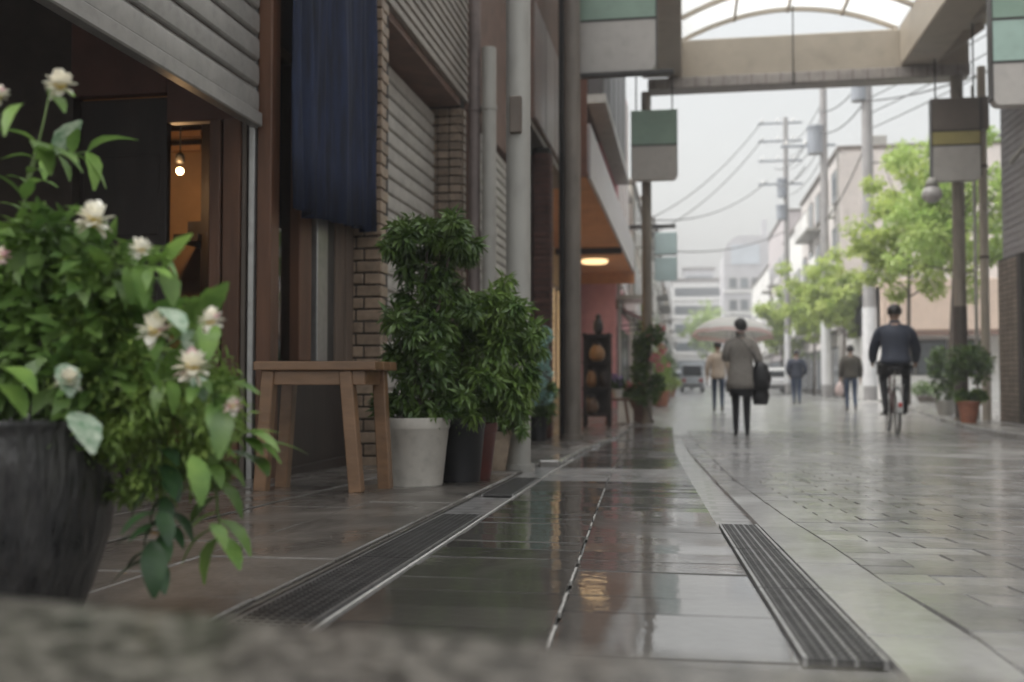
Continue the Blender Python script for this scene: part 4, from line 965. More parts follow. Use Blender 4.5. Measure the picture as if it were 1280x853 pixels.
# mass of fine trailing foliage over the rim
cl = []; cl_x = []
for (x, y, rx, ry) in [(20, 470, 70, 60), (70, 420, 60, 70), (120, 400, 55, 60), (160, 440, 55, 65), (190, 490, 55, 60), (215, 520, 50, 60), (220, 570, 40, 45), (180, 560, 45, 50), (120, 470, 55, 55), (30, 360, 45, 50), (80, 340, 40, 40), (-30, 430, 60, 80), (240, 480, 36, 45), (200, 600, 34, 30), (262, 470, 26, 40), (255, 540, 30, 40), (60, 300, 40, 40), (130, 340, 40, 40), (150, 520, 50, 60), (100, 560, 20, 30), (280, 520, 16, 40)]:
    q = bp(x, y, rl.uniform(-.04, .06)); cl.append(((q.x, q.y, q.z), rx/sc, .07, ry/sc)); cl_x.append(x)
fern = [c for c, q in zip(cl, cl_x) if q >= 95]; broad = [c for c, q in zip(cl, cl_x) if q < 135]
for k_ in range(26):
    c0, a_, b__, c__ = fern[rl.randrange(len(fern))]; an = rl.uniform(-2.6, .7); fern.append(((c0[0]+a_*1.15*math.cos(an), c0[1], c0[2]+c__*1.15*math.sin(an)), a_*.25, .04, c__*.3))
p, d = lumps(12500, fern, np.random.default_rng(5), .1); d[:, 2] -= .5
o = foliage('fern_foliage', p, d, 17/sc, fern_m, big, .20, .8, np.random.default_rng(6)); o['kind'] = 'stuff'
p, d = lumps(1500, broad, np.random.default_rng(15), .3); d[:, 2] -= .2; d[:, 1] -= .3
o = foliage('leaf_mass', p, d, 36/sc, leaf_f, big, .52, .55, np.random.default_rng(16)); o['kind'] = 'stuff'
petw = mat('cream_petal', (.84, .83, .76), .55, .1, 30, col2=(.84, .79, .64), trans=.2, objvar=.08); petp = mat('pink_petal', (.72, .40, .48), .55, .1, 30, col2=(.78, .62, .60), trans=.2, objvar=.1)
pm = [leaf_mesh('petal', m, 1, .95, -.25, .25, 0, 4) for m in (petw, petp)]
for (x, y, r_, pk) in [(75, 106, 20, 0), (118, 275, 24, 0), (176, 313, 16, 0), (194, 414, 23, .22), (264, 402, 17, .05), (241, 459, 23, .06), (86, 477, 17, 0), (291, 508, 12, .3), (0, 322, 14, .6), (-2, 120, 14, .1)]:
    c_ = bp(x, y, -.12); fl = MB().ball(c_, r_*.35/sc, 8, 5).build('flower', mat('flower_heart', (.55, .42, .10), .6), big, smooth=True)
    for i in range(26):
        th = i*2.4; ph = math.acos(1-1.6*(i+.5)/26); ax = Vector((.25, -.8, .35)).normalized(); u = ax.cross(Vector((0, 0, 1))).normalized(); v = ax.cross(u)
        d = ax*math.cos(ph)+(u*math.cos(th)+v*math.sin(th))*math.sin(ph)
        piece('petal', pm[1 if rl.random() < pk else 0], fl, c_+d*r_*.18/sc, aim(d+Vector((jit(.3), jit(.3), jit(.3)))), (r_*rl.uniform(.62, .85)/sc,)*3)

# ---- wooden stool/table pushed to the shop front
ta = G(445, 615); tb = G(467, 609); s_t = FPX/((ta.y*ca-ta.x*sa)*cp)
zT = onY(400, 452, ta.y).z
stool = thing('wooden_table', 'small weathered wooden table pushed against the dark shop front', 'table', ((ta.x+tb.x)/2-.15, (ta.y+tb.y)/2, ta.z))
xle, xri = onY(327, 0, ta.y).x, onY(476, 0, ta.y).x
ya_, yb_ = ta.y-.05, ta.y+.25
tw_ = mat('stool_timber', (.21, .118, .062), .42, .3, 10, .2, 40, stretch=(.3, 1, 1), coat=.3, coatr=.2)
for k in range(3):
    a = ya_+(yb_-ya_)*k/3; MB().box(xle, xri, a+.0015, a+(yb_-ya_)/3-.0015, zT-.034, zT).build('top_board', tw_, stool, bevel=.005, seg=2)
MB().box(xle+.04, xri-.05, ya_+.03, ya_+.05, zT-.09, zT-.035).build('apron', tw_, stool, bevel=.003)
MB().box(xle+.04, xri-.05, yb_-.05, yb_-.03, zT-.09, zT-.035).build('apron', tw_, stool, bevel=.003)
MB().box(xri-.07, xri-.05, ya_+.05, yb_-.05, zT-.09, zT-.035).build('apron', tw_, stool, bevel=.003)
for (x, Y, lx) in ((xri-.125, ya_+.045, ta.x+.005), (xri-.06, yb_-.045, ta.x+.055), (xle+.05, ya_+.045, xle+.02), (xle+.05, yb_-.045, xle+.02)):
    MB().bar((lx, Y, gz(Y)-.003), (x, Y, zT-.034), .052, .05).build('leg', tw_, stool, bevel=.004)

# ---- potted shrubs
def shrub(name, label, base, pr, m_pot, lumps_px, n, m_leaf, size, stems=3, seed=1, depth=None, width=.34, potname='pot', prof=None):
    """pr: (top radius, bottom radius, height) in metres; lumps_px: (px,py,rx,ry) on the plant's own depth"""
    r = np.random.default_rng(seed); t = thing(name, label, 'potted plant', base)
    rt, rb, h = pr; s = FPX/((base.y*ca-base.x*sa)*cp)
    pf = [(rb*.97, 0), (rb, .01*h), (rb+(rt-rb)*.85, .82*h), (rt*.985, .83*h), (rt, .86*h), (rt*1.02, .97*h), (rt*1.01, h), (rt*.94, h), (rt*.92, .9*h), (.01, .9*h)]
    MB().lathe(pf, base, 32).build('pot', m_pot, t, smooth=True, angle=.6)
    MB().lathe([(rt*.91, .915*h), (.01, .93*h)], base, 16).build('soil', soil, t)
    cs = []
    for (x, y, rx, ry) in [(x_+r.normal(0, 4), y_+r.normal(0, 4), rx_*r.uniform(.9, 1.15), ry_*r.uniform(.9, 1.1)) for x_, y_, rx_, ry_ in lumps_px]:
        q = onY(x, y, base.y); cs.append(((q.x, q.y+r.uniform(-.04, .04), q.z), rx/s, (rx/s if depth is None else depth), ry/s))
    for i in range(min(stems, len(cs))):
        c0 = cs[(i*3) % len(cs)][0]
        MB().tube([(base.x+.02*(i-1), base.y, base.z+.88*h), ((base.x+c0[0])/2, base.y, (base.z+h+c0[2])/2), c0], [.012, .009, .004], 6).build('stem', bark, t, smooth=True)
    sub = []
    for c0, a, b_, c_ in cs:
        for _ in range(4):
            d = r.normal(0, 1, 3); d /= np.linalg.norm(d); sub.append(((c0[0]+d[0]*a*.6, c0[1]+d[1]*b_*.6, c0[2]+d[2]*c_*.6), a*.48, b_*.48, c_*.48))
    for _ in range(int(3.2*len(cs))):        # loose sprays that break the outline
        c0, a, b_, c_ = cs[r.integers(0, len(cs))]; d = r.normal(0, 1, 3); d[2] = d[2]*.8-.1; d /= np.linalg.norm(d); q = r.uniform(1.0, 1.45)
        sub.append(((c0[0]+d[0]*a*q, c0[1]+d[1]*b_*q, c0[2]+d[2]*c_*q), a*.22, b_*.3, c_*.22))
    p, d = lumps(int(n*.85), sub, r, .2); d[:, 2] -= .7
    foliage('foliage', p, d, size*1.15, m_leaf, t, .27, .6, r)
    return t
terr = mat('terracotta', (.33, .13, .075), .75, .2, 10, .1, 50, dirt=.2); plast_w = mat('pale_plastic_pot', (.50, .47, .42), .55, .1, 8, .05, 40, dirt=.2); plast_k = mat('black_plastic_pot', (.016, .016, .017), .45, .2, 10); oxred = mat('oxblood_glaze', (.12, .035, .028), .4, .2, 10); creamp = mat('cream_ceramic_pot', (.46, .36, .27), .55, .15, 8, dirt=.25)
wp_ = G(518, 606); sw = FPX/((wp_.y*ca-wp_.x*sa)*cp)
shrub('potted_shrub', 'tall leafy shrub in a ribbed off-white pot beside the wooden table', wp_, (44/sw, 35/sw, 84/sw), plast_w,
      [(535, 275, 34, 24), (508, 305, 22, 26), (550, 315, 34, 30), (575, 300, 18, 26), (520, 345, 28, 22), (508, 400, 24, 36), (545, 395, 36, 34), (508, 455, 24, 38), (545, 460, 38, 42), (550, 508, 28, 18), (508, 500, 24, 20)], 9000, leaf_d, .05, 4, 21, depth=.13)
bp_ = G(574, 602)
shrub('potted_shrub', 'dense bushy shrub in a black pot between white and cream pots', bp_, (34/sw, 27/sw, 84/sw), plast_k,
      [(585, 400, 46, 36), (620, 400, 34, 30), (560, 430, 40, 40), (600, 440, 50, 46), (635, 440, 26, 40), (580, 490, 48, 44), (625, 490, 34, 40), (560, 400, 40, 34), (640, 470, 22, 46), (590, 520, 30, 22), (645, 420, 18, 40), (610, 470, 44, 40), (560, 470, 30, 40), (630, 390, 24, 24)], 11500, leaf_m, .048, 4, 22, depth=.15)
rp_ = G(597, 598)
shrub('potted_shrub', 'small drooping shrub in an oxblood pot behind the black pot', rp_, (27/sw, 18/sw, 76/sw), oxred, [(610, 495, 26, 30), (600, 515, 16, 14)], 700, leaf_d, .04, 2, 23, depth=.1)
cp_ = G(618, 588)
shrub('potted_shrub', 'small shrub in a cream flared pot against the grey post', cp_, (27/sw, 18/sw, 62/sw), creamp, [(632, 495, 22, 30), (645, 460, 18, 40), (625, 515, 22, 14), (650, 520, 10, 24)], 1500, leaf_m, .04, 2, 24, depth=.1)
# hydrangea column by the brick building
hp = G(673, 552); sh_ = FPX/((hp.y*ca-hp.x*sa)*cp)
hy = thing('potted_hydrangea', 'pale blue-green hydrangea column in a black pot by the brick column', 'potted plant', hp)
MB().lathe([(9/sh_, 0), (13/sh_, 28/sh_), (14/sh_, 31/sh_), (12/sh_, 31/sh_), (.01, 28/sh_)], hp, 20).build('pot', plast_k, hy, smooth=True, angle=.7)
MB().tube([(hp.x, hp.y, hp.z+.2), (hp.x+.03, hp.y, hp.z+.8), (hp.x+.05, hp.y, hp.z+1.25)], .012, 6).build('stem', stemm, hy)
cs = [((q.x, q.y+dy, q.z), r_/sh_, r_/sh_, r_/sh_) for q, r_, dy in [(onY(x, y, hp.y), r, 0) for x, y, r in [(672, 500, 14), (680, 505, 14), (668, 490, 12), (684, 490, 10), (676, 515, 15)]]]
p, d = lumps(1500, cs, np.random.default_rng(2), .3); foliage('foliage', p, d, .07, leaf_m, hy, .6, .6)
bl = mat('pale_aqua_petal', (.30, .55, .48), .6, .1, 20, col2=(.52, .68, .66), trans=.2)
for i, (x, y, r) in enumerate([(681, 420, 9), (674, 428, 9), (676, 446, 11), (667, 450, 8), (679, 468, 10), (672, 478, 9), (670, 497, 9), (683, 497, 7)]):
    q = onY(x, y, hp.y-.08); p, d = lumps(190, [((q.x, q.y, q.z), r/sh_, r/sh_, r/sh_)], np.random.default_rng(i), .85); foliage('flower_head', p, d, .035, bl, hy, 1.0, .35)
# planter of pink geraniums by the tan post
fp = G(799, 528); sf = FPX/((fp.y*ca-fp.x*sa)*cp)
t = thing('flower_planter', 'brown planter full of pink flowers at the foot of the tan post', 'planter', fp)
MB().lathe([(.15, 0), (.20, .38), (.215, .40), (.215, .43), (.18, .43), (.01, .40)], fp, 4 if False else 24).build('pot', mat('brown_planter', (.14, .075, .055), .6, .2, 8), t, smooth=True, angle=.7)
cs = [((fp.x+x, fp.y, fp.z+z), .16, .16, .13) for x, z in ((-.14, .50), (.1, .52), (0, .58), (-.22, .56), (.2, .46))]
p, d = lumps(2200, cs, np.random.default_rng(3), .3); foliage('foliage', p, d, .08, leaf_m, t, .6, .6)
redp = mat('coral_petal', (.62, .16, .17), .6, .15, 20, col2=(.75, .38, .40), trans=.2)
for i in range(9):
    c_ = (fp.x-.28+.07*i+jit(.03), fp.y-.08+jit(.08), fp.z+.62+jit(.07)); p, d = lumps(80, [(c_, .05, .05, .045)], np.random.default_rng(i+50), .7); foliage('flower_head', p, d, .04, redp, t, .95, .4)
# climber on the tan post
t = thing('climbing_plant', 'leafy climber with a few pink blooms wrapped round the tan post', 'climbing plant', (p808.x, p808.y, 0))
cs = [((p808.x+jit(.16), p808.y-.12+jit(.1), z), .17, .14, .17) for z in (.5, .7, .9, 1.1, 1.3, 1.45, 1.6)]
p, d = lumps(2400, cs, np.random.default_rng(8), .3); foliage('foliage', p, d, .09, leaf_d, t, .55, .6)
MB().tube([(p808.x+.1, p808.y-.1, 0), (p808.x-.1, p808.y-.12, .6), (p808.x+.08, p808.y-.12, 1.5)], .015, 6).build('stem', bark, t)
for i in range(5):
    c_ = (p808.x+.2+jit(.15), p808.y-.2, 1.0+.18*i); p, d = lumps(50, [(c_, .06, .06, .06)], np.random.default_rng(i+80), .6); foliage('flower_head', p, d, .05, redp, t, .95, .4)
# terracotta topiary on the right
tp = G(1211, 535); tp.z = .075; tp = Vector((tp.x, tp.y, .075))
t = thing('potted_topiary', 'round-headed topiary in a terracotta pot beside the tan post', 'potted plant', tp)
MB().lathe([(.115, 0), (.165, .30), (.185, .31), (.19, .36), (.165, .36), (.01, .33)], tp, 24).build('pot', terr, t, smooth=True, angle=.6)
MB().tube([(tp.x, tp.y, .35), (tp.x-.02, tp.y, .8), (tp.x, tp.y, 1.2)], .022, 8).build('trunk', bark, t, smooth=True)
cs = [((tp.x+.02+.2*math.cos(a), tp.y+.2*math.sin(a), 1.05+.14*math.sin(2*a)), .19, .19, .2) for a in np.arange(0, 6.2, .9)]
p, d = lumps(2600, cs, np.random.default_rng(4), .35); foliage('crown', p, d, .07, leaf_d, t, .5, .6)
cs = [((tp.x+.14, tp.y-.05, .52), .13, .12, .09), ((tp.x-.1, tp.y, .5), .12, .12, .1)]
p, d = lumps(900, cs, np.random.default_rng(5), .3); foliage('underplanting', p, d, .07, leaf_m, t, .6, .6)
# low planters on the right kerb and the far left
def tub(label, x, Y, r, h, zl, n, m, mp_, seed, fl=None):
    z = .075 if x > 3 else gz(Y); b0 = Vector((x, Y, z)); t = thing('plant_tub', label, 'planter', b0)
    MB().lathe([(r*.75, 0), (r, h*.9), (r*1.06, h*.92), (r*1.06, h), (r*.9, h), (.01, h*.94)], b0, 20).build('pot', mp_, t, smooth=True, angle=.7)
    q = np.random.default_rng(seed); cs = [((x+q.uniform(-r, r), Y+q.uniform(-r, r)*.6, z+h+zl*q.uniform(.15, .85)), r*.7, r*.7, zl*.35) for _ in range(7)]
    p, d = lumps(n, cs, q, .3); foliage('foliage', p, d, .09, m, t, .55, .6, q)
    if fl:
        for i in range(6):
            c_ = (x+q.uniform(-r, r), Y-r*.5, z+h+zl*q.uniform(.4, 1)); p, d = lumps(60, [(c_, .06, .06, .05)], q, .6); foliage('flower_head', p, d, .05, fl, t, .95, .4)
tub('low shrub tub behind the tan post on the kerb', onY(1182, 0, 21).x, 21.5, .2, .3, .9, 1200, leaf_d, M_['paint'], 31)
tub('low green tub before the beige shop wall', onY(1152, 0, 34).x, 34, .35, .2, .4, 900, leaf_m, M_['browngrey'], 32)
tub('tub of pale green climbing leaves before the pink house', onY(822, 0, 31).x, 31, .3, .45, 1.5, 1800, lf_t2, terr, 33, redp)
tub('tub of tall green leaves before the cream house', onY(826, 0, 40).x, 40, .35, .5, 1.3, 1500, leaf_m, M_['browngrey'], 34)
tub('tub of yellow flowers before the white house', onY(832, 0, 48).x, 48, .4, .5, .7, 1200, lf_t, terr, 35, petw)
tub('tall window-box shrub by the teal sign', -1.25, 36.2, .25, 2.2, 1.3, 1500, lf_t, M_['white'], 36)
# ---- goods outside the canopy shop
gp = G(747, 534); 
ds = thing('display_shelf', 'dark wooden display shelf outside the canopy shop', 'shelf', gp)
for sx in (-.2, .2):
    for sy in (-.16, .16): MB().box(gp.x+sx-.025, gp.x+sx+.025, gp.y+sy-.025, gp.y+sy+.025, gp.z, gp.z+1.55).build('upright', M_['darkwood'], ds, bevel=.004)
for z in (.18, .62, 1.05, 1.5): MB().box(gp.x-.24, gp.x+.24, gp.y-.2, gp.y+.2, gp.z+z, gp.z+z+.035).build('shelf_board', M_['darkwood'], ds, bevel=.004)
MB().box(gp.x-.2, gp.x+.2, gp.y+.17, gp.y+.185, gp.z+.2, gp.z+1.5).build('back_panel', M_['darkwood'], ds)
for i, (z, x, lab) in enumerate(((.216, -.1, 'squat brown jar on the lowest shelf board'), (.656, -.09, 'amber glazed jar on the second shelf board'), (.656, .12, 'small dark jar beside the amber jar on the shelf'), (1.086, 0, 'honey coloured round jar on the third shelf board'), (1.536, .02, 'dark lidded box jar on top of the display shelf'))):
    b0 = (gp.x+x, gp.y-.05, gp.z+z+.001); r_ = .13 if i in (0, 3) else .085
    t = thing('glazed_jar', lab, 'jar', b0)
    MB().lathe([(r_*.6, 0), (r_*.95, .06), (r_, .14), (r_*.8, .22), (r_*.5, .25), (r_*.55, .27)], b0, 18).build('body', mat('jar_glaze_%d' % i, [(.16, .09, .05), (.32, .15, .05), (.05, .035, .03), (.40, .20, .07), (.035, .028, .025)][i], .35, .25, 12), t, smooth=True)
    MB().lathe([(r_*.6, .272), (r_*.5, .30), (.02, .33)], b0, 14).build('lid', M_['darkwood'], t, smooth=True)
sp_ = G(772, 531)
st_ = thing('low_stool', 'low wooden stool with splayed legs outside the canopy shop', 'stool', sp_)
MB().box(sp_.x-.2, sp_.x+.2, sp_.y-.16, sp_.y+.16, sp_.z+.42, sp_.z+.46).build('seat', M_['timber'], st_, bevel=.008)
for sx in (-1, 1):
    for sy in (-1, 1): MB().bar((sp_.x+sx*.19, sp_.y+sy*.14, sp_.z), (sp_.x+sx*.13, sp_.y+sy*.1, sp_.z+.42), .035).build('leg', M_['timber'], st_, bevel=.004)
    MB().bar((sp_.x+sx*.165, sp_.y-.12, sp_.z+.2), (sp_.x+sx*.165, sp_.y+.12, sp_.z+.2), .022).build('stretcher', M_['timber'], st_)
b0 = (sp_.x, sp_.y, sp_.z+.461); t = thing('potted_violet', 'small pot of violet flowers standing on the low stool', 'potted plant', b0)
MB().lathe([(.07, 0), (.10, .14), (.11, .16), (.01, .15)], b0, 16).build('pot', M_['white'], t, smooth=True, angle=.7)
p, d = lumps(500, [((b0[0], b0[1], b0[2]+.24), .14, .14, .1)], np.random.default_rng(12), .3); foliage('foliage', p, d, .06, leaf_d, t, .6, .6)
vio = mat('violet_petal', (.30, .24, .45), .6, .2, 20)
for i in range(6): p, d = lumps(50, [((b0[0]+jit(.11), b0[1]-.06, b0[2]+.3+jit(.08)), .045, .045, .045)], np.random.default_rng(i+20), .6); foliage('flower_head', p, d, .035, vio, t, .95, .4)
sb = G(784, 528); t = thing('sandwich_board', 'white folding sandwich board between the stool and the flower planter', 'sign', sb)
for s in (-1, 1): MB().add([(sb.x-.16, sb.y+s*.15, sb.z), (sb.x+.12, sb.y+s*.15, sb.z), (sb.x+.12, sb.y+s*.02, sb.z+.5), (sb.x-.16, sb.y+s*.02, sb.z+.5), (sb.x-.16, sb.y+s*.17, sb.z), (sb.x+.12, sb.y+s*.17, sb.z), (sb.x+.12, sb.y+s*.04, sb.z+.5), (sb.x-.16, sb.y+s*.04, sb.z+.5)], [(0, 1, 2, 3), (7, 6, 5, 4), (0, 4, 5, 1), (1, 5, 6, 2), (2, 6, 7, 3), (3, 7, 4, 0)]).build('board', M_['white'], t)
# ---- far cars
def car(label, x, Y, rz, col, van=False, mname='car_paint'):
    t = thing('van' if van else 'parked_car', label, 'van' if van else 'car', (x, Y, gz(Y)), rz, local=True)
    L, W, H = (3.4, 1.48, 1.85) if van else (3.9, 1.65, 1.45)
    pf = [(-L/2, .28), (L/2, .28), (L/2, .62), (L/2-.1, .85), (L/2-.55, .95), (L/2-1.05, H-.03), (-L/2+.2, H), (-L/2, .9)] if van else [(-L/2, .3), (L/2, .3), (L/2, .62), (L/2-.25, .8), (L/2-1.1, .92), (L/2-1.75, H), (-L/2+.9, H), (-L/2+.15, .95), (-L/2, .85)]
    f = lambda a, b_, c_: (c_, a, b_)
    pm_ = mat(mname, col, .3, .05, 1, coat=.8); gk = mat('car_glass', (.02, .024, .028), .08, .1, 1)
    MB().prism(pf, -W/2, W/2, f).build('body', pm_, t, bevel=.06, seg=2, smooth=True, angle=.8)
    for s in (-1, 1):
        MB().box(s*(W/2+.004), s*(W/2-.03), -L/2+.45, L/2-1.15, .98, H-.14).build('side_window', gk, t, bevel=.01)
        MB().box(s*.36*W+.12, s*.36*W-.12, -L/2-.03, -L/2+.05, .62, .86).build('tail_light', mat('tail_red', (.35, .03, .02), .3), t, bevel=.02)
        for Y_ in (-L/2+.65, L/2-.7):
            w_ = MB().tube([(s*(W/2-.2), Y_, .29), (s*(W/2+.01), Y_, .29)], .29, 20).build('wheel', M_['darksteel'], t, smooth=True, angle=.9)
            MB().tube([(s*(W/2), Y_, .29), (s*(W/2+.02), Y_, .29)], .17, 16).build('rim', M_['alu'], w_, smooth=True, angle=.9)
    MB().box(-W/2+.15, W/2-.15, -L/2+(-.012 if van else .02), -L/2+(.05 if van else .3), 1.02, H-.16).build('rear_window', gk, t, bevel=.02)
    MB().box(-W/2+.1, W/2-.1, -L/2-.06, -L/2+.06, .34, .5).build('bumper', M_['darksteel'], t, bevel=.03)
car('small white van parked down the street by the grey house', onY(862, 0, 68).x, 68, 0, (.42, .45, .48), True, 'white_van_paint')
car('silver blue car parked before the ochre house', onY(850, 0, 84).x, 84, 0, (.38, .45, .52), False, 'silver_blue_paint')
car('white car parked on the tree side behind the slim pole', onY(962, 0, 60).x, 60, 0, (.68, .68, .68), False, 'white_car_paint')

# ================================================================== PEOPLE
skinm = mat('skin', (.45, .29, .21), .55, .08, 20); hairm = mat('black_hair', (.012, .010, .009), .45, .3, 60, bump=.4, bscale=200)
def body(parent, J, mats, name='body'):
    """one continuous skinned mesh; J: list of (name, pos, radius(x,y), parent, material index)"""
    idx = {j[0]: i for i, j in enumerate(J)}
    me = bpy.data.meshes.new(name); me.from_pydata([j[1] for j in J], [(idx[j[3]], i) for i, j in enumerate(J) if j[3]], [])
    o = bpy.data.objects.new(name, me); C.objects.link(o)
    md = o.modifiers.new('s', 'SKIN'); md.use_smooth_shade = True; md.branch_smoothing = .4
    for i, j in enumerate(J):
        sv = me.skin_vertices[0].data[i]; sv.radius = j[2] if isinstance(j[2], tuple) else (j[2], j[2]); sv.use_root = (i == 0)
    ms = o.modifiers.new('ss', 'SUBSURF'); ms.levels = 2; ms.render_levels = 2
    dg = bpy.context.evaluated_depsgraph_get(); ev = o.evaluated_get(dg); nm = bpy.data.meshes.new_from_object(ev)
    bpy.data.objects.remove(o)
    nm.materials.clear()
    for m in mats: nm.materials.append(m)
    segs = [(np.array(J[idx[j[3]]][1] if j[3] else j[1]), np.array(j[1]), j[4]) for j in J]
    cen = np.array([p.center for p in nm.polygons]); best = np.full(len(cen), 1e9); mi = np.zeros(len(cen), int)
    for a, c_, k in segs:
        d = c_-a; L = d.dot(d)+1e-9; t = np.clip((cen-a)@d/L, 0, 1)[:, None]; q = np.linalg.norm(cen-(a+t*d), axis=1); u = q < best; best[u] = q[u]; mi[u] = k
    nm.polygons.foreach_set('material_index', mi.astype(np.int32)); nm.polygons.foreach_set('use_smooth', [True]*len(nm.polygons))
    o = bpy.data.objects.new(name, nm); C.objects.link(o); o.parent = parent; return o
def skeleton(H, arms, legs, lean=0., headf=0., w=1.):
    """arms/legs: {'L':[shoulder offset..., elbow, wrist, handdir]}; units: fractions of H, facing +Y"""
    V = lambda x, y, z: (x*H, y*H, z*H)
    J = [('pelvis', V(0, 0, .53), (.085*H*w, .065*H*w), None, 2), ('waist', V(0, .012+lean*.3, .62), (.078*H*w, .06*H*w), 'pelvis', 1), ('chest', V(0, .012+lean*.7, .73), (.095*H*w, .066*H*w), 'waist', 1),
         ('collar', V(0, .012+lean, .805), (.07*H*w, .05*H*w), 'chest', 1), ('neck', V(0, .022+lean*1.1, .855), .03*H, 'collar', 0), ('jaw', V(0, .034+lean*1.2+headf, .895), .042*H, 'neck', 0), ('skull', V(0, .026+lean*1.2+headf, .945), (.047*H, .056*H), 'jaw', 0), ('top', V(0, .022+lean*1.2+headf, .975), .030*H, 'skull', 0),
         ('nose', V(0, .086+lean*1.2+headf, .925), .010*H, 'skull', 0)]
    for s, k in ((-1, 'L'), (1, 'R')):
        J.append(('ear'+k, V(s*.052, .028+lean*1.2+headf, .925), .010*H, 'skull', 0))
        sh = (s*.105*w, .012+lean, .79); el, wr = arms[k][0], arms[k][1]
        J += [('shoulder'+k, V(*sh), .040*H*w, 'collar', 1), ('elbow'+k, V(*el), .029*H*w, 'shoulder'+k, 1), ('wrist'+k, V(*wr), .019*H, 'elbow'+k, 1)]
        d = Vector(arms[k][2]).normalized() if len(arms[k]) > 2 else (Vector(wr)-Vector(el)).normalized()
        pm_ = Vector(wr)+d*.045; J.append(('palm'+k, V(*pm_), (.020*H, .012*H), 'wrist'+k, 0))
        sd = d.cross(Vector((1, 0, 0))); sd = sd.normalized() if sd.length > .1 else Vector((0, 1, 0))
        for f_ in range(4):
            a = pm_+d*.02+sd*(.010*(f_-1.5)); c_ = a+d*(.034-.004*abs(f_-1.3)); e = c_+d*.012+Vector((-s*.012, 0, 0))
            J += [('f%d%s' % (f_, k), V(*a), .0052*H, 'palm'+k, 0), ('g%d%s' % (f_, k), V(*c_), .0046*H, 'f%d%s' % (f_, k), 0), ('h%d%s' % (f_, k), V(*e), .004*H, 'g%d%s' % (f_, k), 0)]
        a = Vector(wr)+d*.022+sd*.022; J += [('t0'+k, V(*a), .006*H, 'wrist'+k, 0), ('t1'+k, V(*(a+d*.026+sd*.012)), .005*H, 't0'+k, 0)]
        hp_, kn, an, toe = (s*.05*w, 0, .50), legs[k][0], legs[k][1], legs[k][2]
        J += [('hip'+k, V(*hp_), .056*H*w, 'pelvis', 2), ('knee'+k, V(*kn), .036*H*w, 'hip'+k, 2), ('ankle'+k, V(*an), .024*H, 'knee'+k, 2), ('heel'+k, V(an[0], an[1]-.012, .022+toe[2]-.015), .020*H, 'ankle'+k, 3), ('toe'+k, V(*toe), (.024*H, .016*H), 'heel'+k, 3)]
    return J
def hair(parent, H, lean, headf=0, length=.0, bun=False):
    c_ = (0, (.018+lean*1.2+headf)*H, .945*H); b = MB(); vs = []; fs = []; n, m = 18, 10
    for i in range(m+1):
        ph = math.pi*(.0+.66*i/m)
        for k in range(n):
            a = 2*math.pi*k/n; front = max(0, math.sin(a)); p_ = ph*(1-.45*front); rx = .054*H*(1+.04*math.sin(a*7+i)); ry = .064*H*(1+.04*math.cos(a*5+i)); rz_ = .056*H
            vs.append((c_[0]+rx*math.sin(p_)*math.cos(a), c_[1]+ry*math.sin(p_)*math.sin(a), c_[2]+rz_*math.cos(p_)-(length*H*(i/m)**2*(1-front))))
    for i in range(m):
        for k in range(n): k2 = (k+1) % n; fs.append((i*n+k, i*n+k2, (i+1)*n+k2, (i+1)*n+k))
    o = b.add(vs, fs).build('hair', hairm, parent, smooth=True); md = o.modifiers.new('t', 'SOLIDIFY'); md.thickness = .012; md.offset = 0
    return o
def eyes(parent, H, lean, headf=0):
    for s in (-1, 1): MB().ball((s*.018*H, (.079+lean*1.2+headf)*H, .94*H), (.007*H, .004*H, .004*H), 8, 5).build('eye', hairm, parent, smooth=True)
    MB().box(-.014*H, .014*H, (.078+lean*1.2+headf)*H, (.083+lean*1.2+headf)*H, .893*H, .898*H).build('mouth', mat('lip', (.35, .14, .12), .5), parent)
def coat(parent, H, lean, hem, m, w=1., flare=1., arms=None, name='jacket', cuff=True):
    b = MB(); zs = [hem, hem+.05, .56, .63, .72, .775, .815, .84]; sec = []
    for z in zs:
        t = (z-.5)/.31; ly = .012+lean*max(0, t)
        wx = {0: .108*flare, 1: .106*flare, 2: .100*(1+flare)/2, 3: .094, 4: .108, 5: .112, 6: .075, 7: .042}[zs.index(z)]
        sec.append((0, ly*H, z*H, wx*H*w, wx*H*w*(.72 if z > .6 else .80)))
    b.loft(sec, 20)
    if arms:
        for s, k in ((-1, 'L'), (1, 'R')):
            sh = Vector((s*.098*w, .012+lean, .785)); el = Vector(arms[k][0]); wr = Vector(arms[k][1])
            q = [sh+Vector((-s*.03, 0, .0)), sh, sh.lerp(el, .5), el, el.lerp(wr, .5), wr]
            b.tube([v*H for v in q], [.045*H*w, .047*H*w, .042*H*w, .038*H*w, .034*H*w, .030*H*w], 12)
    o = b.build(name, m, parent, smooth=True, angle=1.2); ms = o.modifiers.new('s', 'SUBSURF'); ms.levels = 1; ms.render_levels = 1
    MB().loft([(0, (.016+lean)*H, .828*H, .046*H, .042*H), (0, (.02+lean)*H, .868*H, .040*H, .038*H)], 14).build('collar', m, o, smooth=True)
    return o
WALK = {'L': ((-.052, .045, .285), (-.055, .005, .055), (-.06, .075, .015)), 'R': ((.052, -.005, .285), (.052, -.075, .075), (.056, -.01, .018))}
STAND = {'L': ((-.045, .02, .285), (-.046, -.005, .052), (-.05, .07, .016)), 'R': ((.045, .005, .285), (.046, -.03, .055), (.052, .045, .018))}
